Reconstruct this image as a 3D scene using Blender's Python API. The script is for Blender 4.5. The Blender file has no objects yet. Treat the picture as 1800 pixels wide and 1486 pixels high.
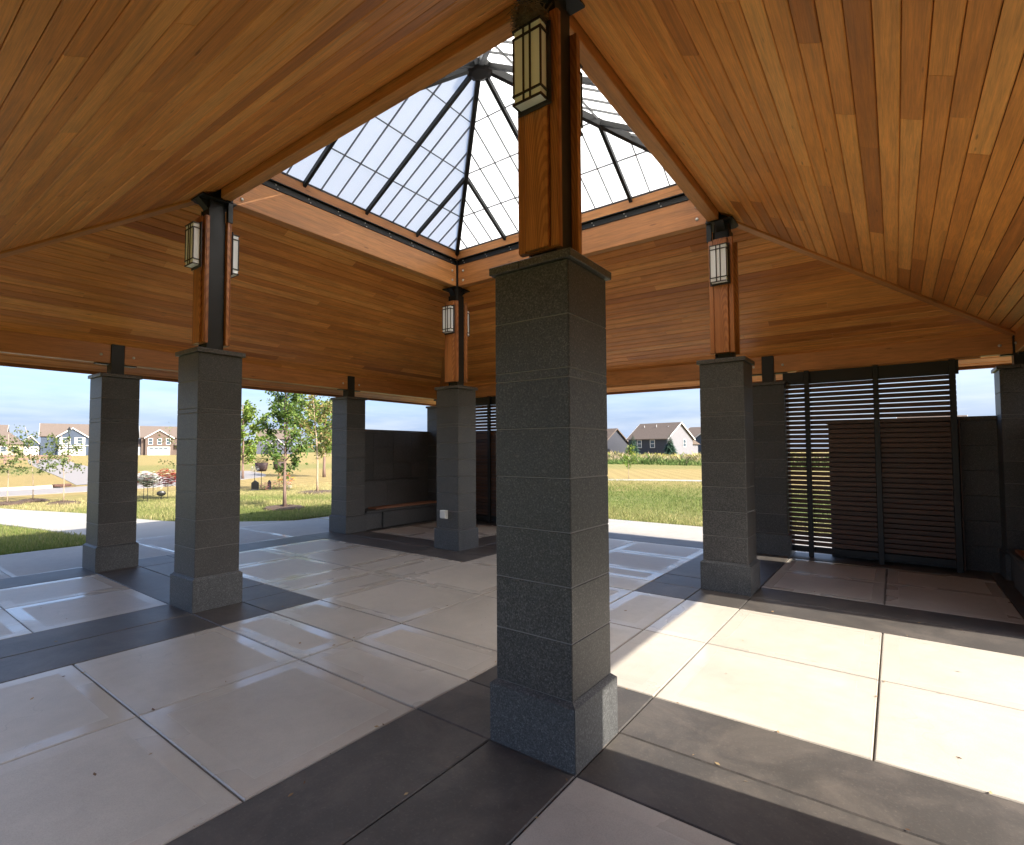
import bpy, bmesh, math, random
from mathutils import Vector, Matrix, Euler
R = math.radians
rnd = random.Random(7)
sc = bpy.context.scene
col = sc.collection

# ---------------------------------------------------------------- camera
cam_d = bpy.data.cameras.new('camera'); cam = bpy.data.objects.new('camera', cam_d); col.objects.link(cam)
yaw, pit, rol = R(39.265), R(2.4594), R(-0.0798)
fw = Vector((math.cos(pit)*math.cos(yaw), math.cos(pit)*math.sin(yaw), math.sin(pit)))
rt = Vector((math.sin(yaw), -math.cos(yaw), 0)); up = rt.cross(fw)
r2 = rt*math.cos(rol) + up*math.sin(rol); u2 = r2.cross(fw)
M3 = Matrix((r2, u2, -fw)).transposed()
cam.matrix_world = Matrix.Translation((-2.7873, -1.569, 1.6469)) @ M3.to_4x4()
cam_d.sensor_width = 36; cam_d.sensor_fit = 'HORIZONTAL'; cam_d.lens = 937.64/1800*36
cam_d.shift_x = (900-807.25)/1800; cam_d.shift_y = (751.1-743)/1800
cam_d.clip_start = 0.05; cam_d.clip_end = 6000
sc.camera = cam

# ---------------------------------------------------------------- world: hazy blue sky with thin layered cloud
w = bpy.data.worlds.new('World'); sc.world = w; w.use_nodes = True
nt = w.node_tree; nt.nodes.clear()
def N(t, **kw):
    n = nt.nodes.new(t)
    for k, v in kw.items(): setattr(n, k, v)
    return n
SUN = Vector((-0.075, 1.0, -0.765)).normalized()
sky = N('ShaderNodeTexSky', sky_type='NISHITA'); sky.sun_disc = False
sky.sun_elevation = math.asin(-SUN.z); sky.sun_rotation = R(176)
sky.altitude = 0; sky.air_density = 0.75; sky.dust_density = 4.6; sky.ozone_density = 3.5   # hazy summer sky
tc = N('ShaderNodeTexCoord'); sep = N('ShaderNodeSeparateXYZ'); nt.links.new(tc.outputs['Generated'], sep.inputs[0])
mz = N('ShaderNodeMath', operation='MAXIMUM'); mz.inputs[1].default_value = 0.0
nt.links.new(sep.outputs['Z'], mz.inputs[0])
az = N('ShaderNodeMath', operation='ADD'); az.inputs[1].default_value = 0.12; nt.links.new(mz.outputs[0], az.inputs[0])
dv = N('ShaderNodeVectorMath', operation='DIVIDE'); cmb = N('ShaderNodeCombineXYZ')
for k in range(3): nt.links.new(az.outputs[0], cmb.inputs[k])
nt.links.new(tc.outputs['Generated'], dv.inputs[0]); nt.links.new(cmb.outputs[0], dv.inputs[1])
mp = N('ShaderNodeMapping'); mp.inputs['Scale'].default_value = (0.75, 0.75, 0.15); nt.links.new(dv.outputs[0], mp.inputs[0])
no = N('ShaderNodeTexNoise'); no.inputs['Scale'].default_value = 1.0; no.inputs['Detail'].default_value = 7; no.inputs['Roughness'].default_value = 0.55
nt.links.new(mp.outputs[0], no.inputs['Vector'])
rmp = N('ShaderNodeValToRGB'); rmp.color_ramp.elements[0].position = 0.44; rmp.color_ramp.elements[1].position = 0.70
nt.links.new(no.outputs['Fac'], rmp.inputs[0])
cm = N('ShaderNodeMath', operation='MULTIPLY'); cm.inputs[1].default_value = 0.6; nt.links.new(rmp.outputs[0], cm.inputs[0])
hz = N('ShaderNodeMapRange'); hz.inputs['From Min'].default_value = 0.02; hz.inputs['From Max'].default_value = 0.16; hz.inputs['To Min'].default_value = 0.85; hz.inputs['To Max'].default_value = 0.0
nt.links.new(mz.outputs[0], hz.inputs['Value'])                     # distant haze round the whole horizon
hm = N('ShaderNodeMath', operation='MAXIMUM'); nt.links.new(cm.outputs[0], hm.inputs[0]); nt.links.new(hz.outputs[0], hm.inputs[1])
mx = N('ShaderNodeMix', data_type='RGBA'); nt.links.new(hm.outputs[0], mx.inputs['Factor'])
nt.links.new(sky.outputs[0], mx.inputs['A'])
mp2 = N('ShaderNodeMapping'); mp2.inputs['Scale'].default_value = (2.2, 2.2, 16.0); nt.links.new(tc.outputs['Generated'], mp2.inputs[0])
n2_ = N('ShaderNodeTexNoise'); n2_.inputs['Scale'].default_value = 1.6; n2_.inputs['Detail'].default_value = 6; n2_.inputs['Roughness'].default_value = 0.58; nt.links.new(mp2.outputs[0], n2_.inputs['Vector'])
r2_ = N('ShaderNodeValToRGB'); nt.links.new(n2_.outputs['Fac'], r2_.inputs[0])       # streaky layered cloud: blue-grey to white
for e_, (ps, c_) in zip((r2_.color_ramp.elements[0], r2_.color_ramp.elements[1]), ((0.36, (0.93, 1.32, 2.1, 1)), (0.70, (2.0, 2.2, 2.55, 1)))): e_.position = ps; e_.color = c_
nt.links.new(r2_.outputs[0], mx.inputs['B'])
bg = N('ShaderNodeBackground'); bg.inputs['Strength'].default_value = 0.08
nt.links.new(mx.outputs['Result'], bg.inputs['Color'])
out = N('ShaderNodeOutputWorld'); nt.links.new(bg.outputs[0], out.inputs[0])

# ---------------------------------------------------------------- sun, exposure
sd = bpy.data.lights.new('sun', 'SUN'); sd.energy = 2.0; sd.angle = R(0.55); sd.color = (1.0, 0.93, 0.82)
so = bpy.data.objects.new('sun', sd); col.objects.link(so); so.location = (0, -30, 40)
so.rotation_euler = SUN.to_track_quat('-Z', 'Y').to_euler()
sc.view_settings.view_transform = 'Standard'; sc.view_settings.look = 'None'
sc.view_settings.gamma = 1; sc.view_settings.use_curve_mapping = False
sc.view_settings.exposure = 2.65
sc.render.engine = 'CYCLES'
sc.cycles.use_denoising = True
sc.cycles.max_bounces = 10; sc.cycles.diffuse_bounces = 6; sc.cycles.transmission_bounces = 8
sc.cycles.caustics_reflective = False; sc.cycles.caustics_refractive = False

# ================================================================ helpers
def tag(o, label=None, cat=None, group=None, kind=None):
    if label: o['label'] = label
    if cat: o['category'] = cat
    if group: o['group'] = group
    if kind or cat: o['kind'] = kind or 'thing'
    return o
def link(o, parent=None):
    col.objects.link(o)
    if parent: o.parent = parent
    return o
def empty(name, loc=(0, 0, 0), rz=0, parent=None):
    o = bpy.data.objects.new(name, None); o.empty_display_size = 0.1
    o.location = loc; o.rotation_euler = (0, 0, rz); return link(o, parent)
def copy_tree(o, parent=None):
    c = o.copy(); col.objects.link(c); c.parent = parent
    for ch in list(o.children): copy_tree(ch, c)
    return c
class MB:
    def __init__(s): s.v = []; s.f = []
    def add(s, vs, fs):
        b = len(s.v); s.v += [tuple(x) for x in vs]; s.f += [tuple(i+b for i in f) for f in fs]; return s
    def box(s, x0, x1, y0, y1, z0, z1, M=None):
        vs = [Vector((x, y, z)) for z in (z0, z1) for y in (y0, y1) for x in (x0, x1)]
        if M: vs = [M @ q for q in vs]
        return s.add(vs, [(0, 2, 3, 1), (4, 5, 7, 6), (0, 1, 5, 4), (2, 6, 7, 3), (0, 4, 6, 2), (1, 3, 7, 5)])
    def bbox(s, x0, x1, y0, y1, z0, z1, b=0.004, M=None):
        """box with chamfered edges"""
        bm = bmesh.new(); bmesh.ops.create_cube(bm, size=1)
        for q in bm.verts: q.co = Vector(((x0+x1)/2+q.co.x*(x1-x0), (y0+y1)/2+q.co.y*(y1-y0), (z0+z1)/2+q.co.z*(z1-z0)))
        bmesh.ops.bevel(bm, geom=bm.edges[:], offset=b, segments=1, affect='EDGES')
        bm.verts.index_update(); s.add([(M @ q.co if M else q.co) for q in bm.verts], [[q.index for q in f.verts] for f in bm.faces]); bm.free(); return s
    def prism(s, poly, axis_vec, M=None):
        """poly: list of 3d points, extruded by axis_vec"""
        n = len(poly); a = [Vector(q) for q in poly]; e = Vector(axis_vec); vs = a + [q+e for q in a]
        if M: vs = [M @ q for q in vs]
        return s.add(vs, [tuple(range(n))[::-1], tuple(range(n, 2*n))] + [(i, (i+1) % n, n+(i+1) % n, n+i) for i in range(n)])
    def tube(s, pts, rad, n=7, cap=True):
        pts = [Vector(q) for q in pts]; rs = rad if isinstance(rad, (list, tuple)) else [rad]*len(pts)
        b = len(s.v); t0 = None
        for i, q in enumerate(pts):
            t = (pts[min(i+1, len(pts)-1)]-pts[max(i-1, 0)]).normalized()
            a = t.orthogonal().normalized() if t0 is None else (t0-t*t0.dot(t)).normalized()
            t0 = a; c = t.cross(a)
            s.v += [tuple(q+(a*math.cos(k*2*math.pi/n)+c*math.sin(k*2*math.pi/n))*rs[i]) for k in range(n)]
        for i in range(len(pts)-1):
            for k in range(n):
                s.f.append((b+i*n+k, b+i*n+(k+1) % n, b+(i+1)*n+(k+1) % n, b+(i+1)*n+k))
        if cap: s.f.append(tuple(b+k for k in range(n))[::-1]); s.f.append(tuple(b+(len(pts)-1)*n+k for k in range(n)))
        return s
    def lathe(s, prof, c=(0, 0, 0), n=12):
        b = len(s.v)
        for r_, z in prof: s.v += [(c[0]+r_*math.cos(k*2*math.pi/n), c[1]+r_*math.sin(k*2*math.pi/n), c[2]+z) for k in range(n)]
        for i in range(len(prof)-1):
            for k in range(n): s.f.append((b+i*n+k, b+i*n+(k+1) % n, b+(i+1)*n+(k+1) % n, b+(i+1)*n+k))
        s.f.append(tuple(b+k for k in range(n))[::-1]); s.f.append(tuple(b+(len(prof)-1)*n+k for k in range(n))); return s
    def ball(s, c, r_, n=8, m=5, sq=(1, 1, 1)):
        prof = [(max(1e-4, math.sin(math.pi*i/m)), -math.cos(math.pi*i/m)) for i in range(m+1)]
        b = len(s.v)
        for rr, z in prof: s.v += [(c[0]+r_*sq[0]*rr*math.cos(k*2*math.pi/n), c[1]+r_*sq[1]*rr*math.sin(k*2*math.pi/n), c[2]+r_*sq[2]*z) for k in range(n)]
        for i in range(m):
            for k in range(n): s.f.append((b+i*n+k, b+i*n+(k+1) % n, b+(i+1)*n+(k+1) % n, b+(i+1)*n+k))
        return s
    def mesh(s, name, mat=None, smooth=False):
        me = bpy.data.meshes.new(name); me.from_pydata(s.v, [], s.f); me.update()
        if mat: me.materials.append(mat)
        if smooth: me.polygons.foreach_set('use_smooth', [True]*len(me.polygons))
        return me
    def build(s, name, mat, parent=None, loc=(0, 0, 0), rz=0, smooth=False):
        o = bpy.data.objects.new(name, s.mesh(name, mat, smooth)); o.location = loc; o.rotation_euler = (0, 0, rz)
        return link(o, parent)

# ================================================================ materials
class NM:
    """small node-material builder"""
    def __init__(s, name, rough=0.6, metal=0.0, spec=0.5):
        s.m = bpy.data.materials.new(name); s.m.use_nodes = True; s.t = s.m.node_tree
        s.b = s.t.nodes['Principled BSDF']; s.b.inputs['Roughness'].default_value = rough
        s.b.inputs['Metallic'].default_value = metal; s.b.inputs['Specular IOR Level'].default_value = spec
    def n(s, t, **kw):
        x = s.t.nodes.new(t)
        for k, v in kw.items(): setattr(x, k, v)
        return x
    def l(s, a, b): s.t.links.new(a, b)
    def obj(s, seed=True, scale=(1, 1, 1)):
        c = s.n('ShaderNodeTexCoord'); o = c.outputs['Object']
        if seed:
            oi = s.n('ShaderNodeObjectInfo'); m = s.n('ShaderNodeMath', operation='MULTIPLY'); m.inputs[1].default_value = 53.0
            s.l(oi.outputs['Random'], m.inputs[0]); a = s.n('ShaderNodeVectorMath', operation='ADD'); s.l(o, a.inputs[0])
            cb = s.n('ShaderNodeCombineXYZ')
            for k in range(3): s.l(m.outputs[0], cb.inputs[k])
            s.l(cb.outputs[0], a.inputs[1]); o = a.outputs[0]
        mp = s.n('ShaderNodeMapping'); mp.inputs['Scale'].default_value = scale; s.l(o, mp.inputs[0]); return mp.outputs[0]
    def rand(s): return s.n('ShaderNodeObjectInfo').outputs['Random']
    def noise(s, vec, scale, detail=4, rough=0.55, dist=0.0):
        x = s.n('ShaderNodeTexNoise'); x.inputs['Scale'].default_value = scale; x.inputs['Detail'].default_value = detail
        x.inputs['Roughness'].default_value = rough; x.inputs['Distortion'].default_value = dist; s.l(vec, x.inputs['Vector']); return x.outputs['Fac']
    def ramp(s, fac, stops):
        x = s.n('ShaderNodeValToRGB'); e = x.color_ramp.elements
        while len(e) < len(stops): e.new(0.5)
        for i, (p_, c) in enumerate(stops):
            e[i].position = p_; e[i].color = (*c, 1) if len(c) == 3 else c
        s.l(fac, x.inputs[0]); return x.outputs[0]
    def mix(s, fac, a, b, blend='MIX'):
        x = s.n('ShaderNodeMix', data_type='RGBA', blend_type=blend)
        for k, q in (('Factor', fac), ('A', a), ('B', b)):
            if isinstance(q, (int, float)): x.inputs[k].default_value = q
            elif isinstance(q, tuple): x.inputs[k].default_value = (*q, 1)
            else: s.l(q, x.inputs[k])
        return x.outputs['Result']
    def math(s, op, a, b=None, c=None, clamp=False):
        x = s.n('ShaderNodeMath', operation=op); x.use_clamp = clamp
        for i, q in enumerate((a, b, c)):
            if q is None: continue
            if isinstance(q, (int, float)): x.inputs[i].default_value = q
            else: s.l(q, x.inputs[i])
        return x.outputs[0]
    def color(s, c):
        if isinstance(c, tuple): s.b.inputs['Base Color'].default_value = (*c, 1)
        else: s.l(c, s.b.inputs['Base Color'])
        return s
    def rough(s, r_): s.l(r_, s.b.inputs['Roughness']); return s
    def bump(s, h, strength=0.3, dist=0.01):
        x = s.n('ShaderNodeBump'); x.inputs['Strength'].default_value = strength; x.inputs['Distance'].default_value = dist
        s.l(h, x.inputs['Height']); s.l(x.outputs[0], s.b.inputs['Normal']); return s
def g3(v): return (v, v, v)

def plain(name, c, rough=0.6, metal=0.0, var=0.12, scale=6.0, spec=0.5):
    k = NM(name, rough, metal, spec); f = k.noise(k.obj(), scale, 5)
    k.color(k.mix(f, tuple(x*(1-var) for x in c), tuple(min(1, x*(1+var)) for x in c)))
    k.rough(k.math('MULTIPLY_ADD', f, 0.15, rough-0.075)); return k.m

def cedar(name, scale, tones, rough=0.42, cath=False):
    k = NM(name, rough); v = k.obj(True, scale)
    f1 = k.noise(v, 1.0, 6, 0.6, 0.6)                               # long streaks
    f2 = k.noise(k.obj(True, tuple(x*5.0 for x in scale)), 1.0, 4, 0.65, 0.3)      # fine pores
    f3 = k.noise(k.obj(True, (1.1, 1.1, 1.1)), 1.3, 3)              # blotches
    base = k.ramp(k.rand(), [(0.0, tones[0]), (0.2, tones[1]), (0.5, tones[2]), (0.8, tones[3]), (1.0, tones[4])])
    streak = k.ramp(f1, [(0.30, g3(0.50)), (0.5, g3(0.9)), (0.72, g3(1.18))])
    c = k.mix(0.6, base, streak, 'MULTIPLY')
    c = k.mix(0.45, c, k.ramp(f2, [(0.35, g3(0.62)), (0.6, g3(1.15))]), 'MULTIPLY')
    c = k.mix(0.5, c, k.ramp(f3, [(0.35, (0.80, 0.74, 0.70)), (0.62, (1.10, 1.08, 1.05))]), 'MULTIPLY')
    # scattered small knots
    vo = k.n('ShaderNodeTexVoronoi'); vo.inputs['Scale'].default_value = 1.0; k.l(k.obj(True, tuple(x*0.42 if x > 3 else x*1.6 for x in scale)), vo.inputs['Vector'])
    kn = k.ramp(vo.outputs['Distance'], [(0.035, g3(1)), (0.085, g3(0))])
    c = k.mix(k.math('MULTIPLY', kn, 0.6), c, (0.10, 0.035, 0.012))
    if cath:
        wv = k.n('ShaderNodeTexWave', wave_type='RINGS', rings_direction='SPHERICAL'); wv.inputs['Scale'].default_value = 7.0; wv.inputs['Distortion'].default_value = 2.2
        wv.inputs['Detail'].default_value = 3; wv.inputs['Detail Scale'].default_value = 0.8; 
        mc = k.n('ShaderNodeMapping'); mc.inputs['Scale'].default_value = (1.5, 5.0, 0.55); mc.inputs['Location'].default_value = (0, 0.05, -1.66); k.l(k.n('ShaderNodeTexCoord').outputs['Object'], mc.inputs[0])
        rv = k.n('ShaderNodeCombineXYZ'); k.l(k.math('MULTIPLY', k.rand(), 0.35), rv.inputs[1]); k.l(k.math('MULTIPLY', k.rand(), 0.4), rv.inputs[2])
        av = k.n('ShaderNodeVectorMath', operation='ADD'); k.l(mc.outputs[0], av.inputs[0]); k.l(rv.outputs[0], av.inputs[1]); k.l(av.outputs[0], wv.inputs['Vector'])
        c = k.mix(0.45, c, k.ramp(wv.outputs['Fac'], [(0.25, (0.50, 0.36, 0.30)), (0.6, (1.12, 1.1, 1.06))]), 'MULTIPLY')
    k.color(c); k.rough(k.math('MULTIPLY_ADD', f1, 0.25, rough-0.1)); k.bump(f2, 0.12, 0.002); return k.m
TON = [(0.50, 0.170, 0.040), (0.70, 0.265, 0.062), (0.78, 0.315, 0.077), (0.83, 0.350, 0.090), (0.90, 0.42, 0.125)]
M_plank = cedar('cedar_plank', (1.1, 26, 26), TON)
M_beamX = cedar('cedar_beam', (0.9, 16, 16), [(0.50, 0.205, 0.062)]*2+[(0.55, 0.235, 0.074)]+[(0.59, 0.255, 0.082)]*2)
M_board = cedar('cedar_board', (18, 18, 0.9), [(0.40, 0.145, 0.045)]*2+[(0.46, 0.175, 0.055)]+[(0.50, 0.195, 0.062)]*2, 0.36, True)
M_slat = cedar('ipe_slat', (14, 14, 14), [(0.060, 0.030, 0.018)]*2+[(0.075, 0.037, 0.022)]+[(0.092, 0.045, 0.026)]*2, 0.5)
M_seat = cedar('ipe_seat', (1.0, 20, 20), [(0.24, 0.10, 0.055)]*2+[(0.28, 0.12, 0.065)]+[(0.32, 0.14, 0.075)]*2, 0.5)

def granite(name, lo, hi, rough):
    k = NM(name, rough); v = k.obj()
    f = k.noise(v, 105, 3, 0.7); f2 = k.noise(v, 230, 2, 0.7); f3 = k.noise(v, 3.0, 4)
    vo = k.n('ShaderNodeTexVoronoi', feature='F1'); vo.inputs['Scale'].default_value = 150; k.l(v, vo.inputs['Vector'])
    c = k.ramp(f, [(0.36, lo), (0.52, tuple((a+b)/2*0.9 for a, b in zip(lo, hi))), (0.66, hi)])
    cr = k.n('ShaderNodeSeparateColor'); k.l(vo.outputs['Color'], cr.inputs[0])
    c = k.mix(k.ramp(cr.outputs[0], [(0.80, g3(0)), (0.97, g3(0.5))]), c, tuple(x*1.9 for x in hi))
    c = k.mix(k.ramp(f2, [(0.3, g3(0.5)), (0.45, g3(0))]), c, tuple(x*0.5 for x in lo))
    c = k.mix(0.6, c, k.ramp(f3, [(0.3, g3(0.78)), (0.7, g3(1.15))]), 'MULTIPLY')
    c = k.mix(0.7, c, k.ramp(k.rand(), [(0, (0.80, 0.80, 0.79)), (1, (1.2, 1.19, 1.17))]), 'MULTIPLY')
    k.color(c); k.rough(k.math('MULTIPLY_ADD', f, 0.3, rough-0.15)); k.bump(f, 0.25, 0.002); return k.m
M_gran = granite('dark_granite', (0.017, 0.0158, 0.0146), (0.088, 0.083, 0.077), 0.50)
M_granb = granite('dark_granite_base', (0.030, 0.031, 0.0315), (0.098, 0.100, 0.100), 0.55)
M_cap = granite('granite_cap', (0.030, 0.027, 0.025), (0.10, 0.09, 0.083), 0.42)
M_grout = plain('grout', (0.19, 0.18, 0.168), 0.9)

def concrete(name, c, sealed, rough):
    """slab concrete; sealer squeegeed thicker along the slab edges leaves glossier strips"""
    k = NM(name, rough); v = k.obj(); big = k.noise(v, 1.2, 5, 0.6); mid = k.noise(v, 9, 5, 0.65); fine = k.noise(v, 160, 3, 0.7)
    tcn = k.n('ShaderNodeTexCoord'); sp = k.n('ShaderNodeSeparateXYZ'); k.l(tcn.outputs['Object'], sp.inputs[0])
    def at_(nm):
        a = k.n('ShaderNodeAttribute', attribute_type='OBJECT', attribute_name=nm); return a.outputs['Fac']
    dx = k.math('SUBTRACT', at_('half_x'), k.math('ABSOLUTE', sp.outputs['X']))
    dy = k.math('SUBTRACT', at_('half_y'), k.math('ABSOLUTE', sp.outputs['Y']))
    d = k.math('MINIMUM', dx, dy)
    dn = k.math('ADD', d, k.math('MULTIPLY', k.math('SUBTRACT', mid, 0.5), 0.008))
    band = k.ramp(dn, [(0.0, g3(1)), (sealed, g3(1)), (sealed+0.012, g3(0)), (1, g3(0))])
    patch = k.ramp(k.noise(k.obj(True, (0.7, 0.7, 0.7)), 1.3, 2), [(0.33, g3(0.0)), (0.62, g3(1))])
    if sealed == 0: patch = k.math('MULTIPLY', patch, 0.0)
    band = k.math('MULTIPLY', band, patch)
    col_ = k.mix(k.ramp(big, [(0.3, g3(0)), (0.75, g3(1))]), tuple(x*0.86 for x in c), tuple(x*1.07 for x in c))
    col_ = k.mix(0.6, col_, k.ramp(mid, [(0.25, g3(0.84)), (0.7, g3(1.07))]), 'MULTIPLY')
    col_ = k.mix(0.7, col_, k.ramp(fine, [(0.3, g3(0.80)), (0.6, g3(1.06))]), 'MULTIPLY')
    col_ = k.mix(0.5, col_, k.ramp(k.rand(), [(0, (0.92, 0.91, 0.89)), (1, (1.05, 1.05, 1.04))]), 'MULTIPLY')
    col_ = k.mix(k.math('MULTIPLY', band, 0.5), col_, tuple(min(1, x*1.16) for x in c))
    # hairline scuffs and a grimy line right at the joint
    col_ = k.mix(k.ramp(d, [(0.0, g3(0.5)), (0.006, g3(0.35)), (0.016, g3(0)), (1, g3(0))]), col_, tuple(x*0.45 for x in c))
    vo = k.n('ShaderNodeTexVoronoi', feature='DISTANCE_TO_EDGE'); vo.inputs['Scale'].default_value = 0.45
    vv = k.n('ShaderNodeVectorMath', operation='ADD'); nz = k.n('ShaderNodeTexNoise'); nz.inputs['Scale'].default_value = 2.5; k.l(v, nz.inputs['Vector'])
    k.l(v, vv.inputs[0]); k.l(nz.outputs['Color'], vv.inputs[1]); k.l(vv.outputs[0], vo.inputs['Vector'])
    crack = k.math('MULTIPLY', k.ramp(vo.outputs['Distance'], [(0.0, g3(0.4)), (0.0035, g3(0))]), k.ramp(k.noise(v, 0.8, 2), [(0.5, g3(0)), (0.62, g3(1))]))
    col_ = k.mix(crack, col_, tuple(x*0.5 for x in c))
    # dusty scuffs, small leaves' stains
    st = k.ramp(k.noise(v, 24, 3, 0.6), [(0.70, g3(0)), (0.78, g3(0.35))])
    col_ = k.mix(st, col_, tuple(x*0.7 for x in c))
    if sealed == 0:
        wn = k.ramp(k.noise(k.obj(True, (1.0, 1.0, 1.0)), 2.2, 6, 0.72, 0.5), [(0.45, g3(0)), (0.68, g3(0.75))])
        col_ = k.mix(wn, col_, (0.105, 0.090, 0.077)); col_ = k.mix(k.ramp(k.noise(v, 60, 3, 0.7), [(0.55, g3(0)), (0.75, g3(0.4))]), col_, (0.155, 0.135, 0.115))
    k.color(col_)
    rr = k.math('MULTIPLY_ADD', big, 0.22, rough-0.10)
    rr = k.math('MULTIPLY_ADD', band, -(rough-0.10), rr, clamp=True)
    k.rough(rr); k.bump(fine, 0.12, 0.002); return k.m
M_light = concrete('light_concrete', (0.42, 0.387, 0.333), 0.11, 0.45)
M_dark = concrete('dark_stained_concrete', (0.054, 0.049, 0.045), 0.0, 0.5)
M_walk = concrete('walk_concrete', (0.33, 0.31, 0.28), 0.05, 0.7)
M_joint = plain('joint_filler', (0.13, 0.105, 0.085), 0.95)
M_steel = plain('black_steel', (0.013, 0.013, 0.0125), 0.42, 0.0, 0.2, 8, 0.35)
M_bronze = plain('dark_bronze', (0.035, 0.026, 0.024), 0.42, 0.3, 0.15)
M_alu = plain('grey_glazing_bar', (0.12, 0.125, 0.13), 0.5)
M_bolt = plain('zinc_bolt', (0.62, 0.60, 0.56), 0.35, 0.7)
M_deck = plain('roof_shingle', (0.07, 0.062, 0.056), 0.9, 0, 0.3, 30)
M_back = plain('soffit_backing', (0.02, 0.01, 0.006), 0.9)
M_fascia = cedar('fascia', (0.9, 14, 14), [(0.30, 0.12, 0.05)]*5)
M_box = plain('grey_plastic', (0.55, 0.55, 0.52), 0.45, 0, 0.05)
k = NM('skylight_panel', 0.5); f = k.noise(k.obj(), 1.5, 3)
cc = k.mix(f, (0.83, 0.83, 0.80), (0.91, 0.91, 0.88))
k.color(cc)
tr = k.n('ShaderNodeBsdfTranslucent'); k.l(cc, tr.inputs[0]); ms = k.n('ShaderNodeMixShader'); ms.inputs[0].default_value = 0.74
k.l(k.b.outputs[0], ms.inputs[1]); k.l(tr.outputs[0], ms.inputs[2]); k.l(ms.outputs[0], k.t.nodes['Material Output'].inputs[0]); M_pane = k.m
k = NM('skylight_clear_faces', 0.2); tp = k.n('ShaderNodeBsdfTransparent'); tp.inputs[0].default_value = (0.95, 0.96, 0.96, 1)   # see-through pane undersides and edges, added so more daylight passes inside
ms = k.n('ShaderNodeMixShader'); ms.inputs[0].default_value = 0.94; k.b.inputs['Base Color'].default_value = (0.8, 0.8, 0.8, 1)
k.l(k.b.outputs[0], ms.inputs[1]); k.l(tp.outputs[0], ms.inputs[2]); k.l(ms.outputs[0], k.t.nodes['Material Output'].inputs[0]); M_clear = k.m
k = NM('lamp_acrylic', 0.35); k.color((0.90, 0.91, 0.93)); M_acr = k.m
M_glass = plain('house_glass', (0.05, 0.07, 0.085), 0.08, 0, 0.2)
M_white = plain('white_trim', (0.52, 0.51, 0.49), 0.6, 0, 0.04)
M_mulch = plain('mulch', (0.07, 0.045, 0.03), 0.95, 0, 0.5, 30)
M_bark = plain('bark', (0.17, 0.11, 0.085), 0.9, 0, 0.35, 22)
M_barky = plain('young_bark', (0.34, 0.25, 0.17), 0.85, 0, 0.25, 22)
M_twig = plain('nest_twig', (0.16, 0.11, 0.07), 0.95, 0, 0.4, 40)

# ================================================================ dimensions (metres)
S = 4.2453; D = 2.866; O = S+D; C = S/2
SL = 0.485; LL = math.hypot(1, SL); ZS = 4.53            # soffit: z = ZS - SL*t, t = distance outside the column line
EAVE = 3.47
FW = O+0.26                                              # floor edge
ROT = [Matrix.Translation((C, C, 0)) @ Matrix.Rotation(k*math.pi/2, 4, 'Z') @ Matrix.Translation((-C, -C, 0)) for k in range(4)]
# k=0 the -Y side, 1 the +X side, 2 the +Y side, 3 the -X side

# ================================================================ ground
def zg(x, y):
    r_ = math.hypot(x-C, y-C); t = min(1, max(0, (r_-45)/80)); return -0.035 + 0.42*t*t*(3-2*t)
rings = [0, 5, 9, 12, 16, 20, 25, 30, 36, 45, 55, 65, 75, 85, 95, 105, 115, 125, 140, 170, 220, 320, 600, 1200, 2500, 5000]; n = 72
g = MB(); g.v.append((C, C, zg(C, C)))
for r_ in rings[1:]:
    for i in range(n):
        a = i*2*math.pi/n; x = C+r_*math.cos(a); y = C+r_*math.sin(a); g.v.append((x, y, zg(x, y)))
for i in range(n): g.f.append((0, 1+i, 1+(i+1) % n))
for j in range(len(rings)-2):
    b = 1+j*n
    for i in range(n): g.f.append((b+i, b+n+i, b+n+(i+1) % n, b+(i+1) % n))
k = NM('meadow', 0.95, 0, 0.1); geo = k.n('ShaderNodeNewGeometry'); P_ = geo.outputs['Position']
sb = k.n('ShaderNodeVectorMath', operation='DISTANCE'); k.l(P_, sb.inputs[0]); sb.inputs[1].default_value = (C, C, 0)
n1 = k.noise(P_, 0.22, 5); n2 = k.noise(P_, 3.0, 6, 0.7); n3 = k.noise(P_, 40, 4, 0.7)
dist = k.math('ADD', sb.outputs['Value'], k.math('MULTIPLY', k.math('SUBTRACT', n1, 0.5), 12.0))
dryf = k.ramp(k.math('DIVIDE', dist, 100.0), [(0.15, g3(0.12)), (0.21, g3(0.95)), (0.40, g3(0.95)), (0.48, g3(0.40)), (0.58, g3(0.45)), (0.66, g3(0.85)), (1.0, g3(0.8))])
dryf = k.math('ADD', dryf, k.math('MULTIPLY', k.math('SUBTRACT', n2, 0.5), 0.8), clamp=True)
green = k.mix(n3, (0.075, 0.105, 0.025), (0.19, 0.205, 0.070))
dry = k.mix(n3, (0.21, 0.15, 0.058), (0.36, 0.28, 0.125))
wv = k.n('ShaderNodeTexWave', wave_type='BANDS'); wv.inputs['Scale'].default_value = 0.35; wv.inputs['Distortion'].default_value = 0.6; wv.inputs['Detail'].default_value = 2
mpp = k.n('ShaderNodeMapping'); mpp.inputs['Rotation'].default_value = (0, 0, R(62)); k.l(P_, mpp.inputs[0]); k.l(mpp.outputs[0], wv.inputs['Vector'])
dry = k.mix(0.55, dry, k.ramp(wv.outputs['Fac'], [(0.35, (0.86, 0.86, 0.83)), (0.65, (1.06, 1.05, 1.03))]), 'MULTIPLY')
k.color(k.mix(dryf, green, dry)); k.bump(n3, 0.8, 0.05); M_ground = k.m
tag(g.build('meadow_ground', M_ground), kind='structure')

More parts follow.
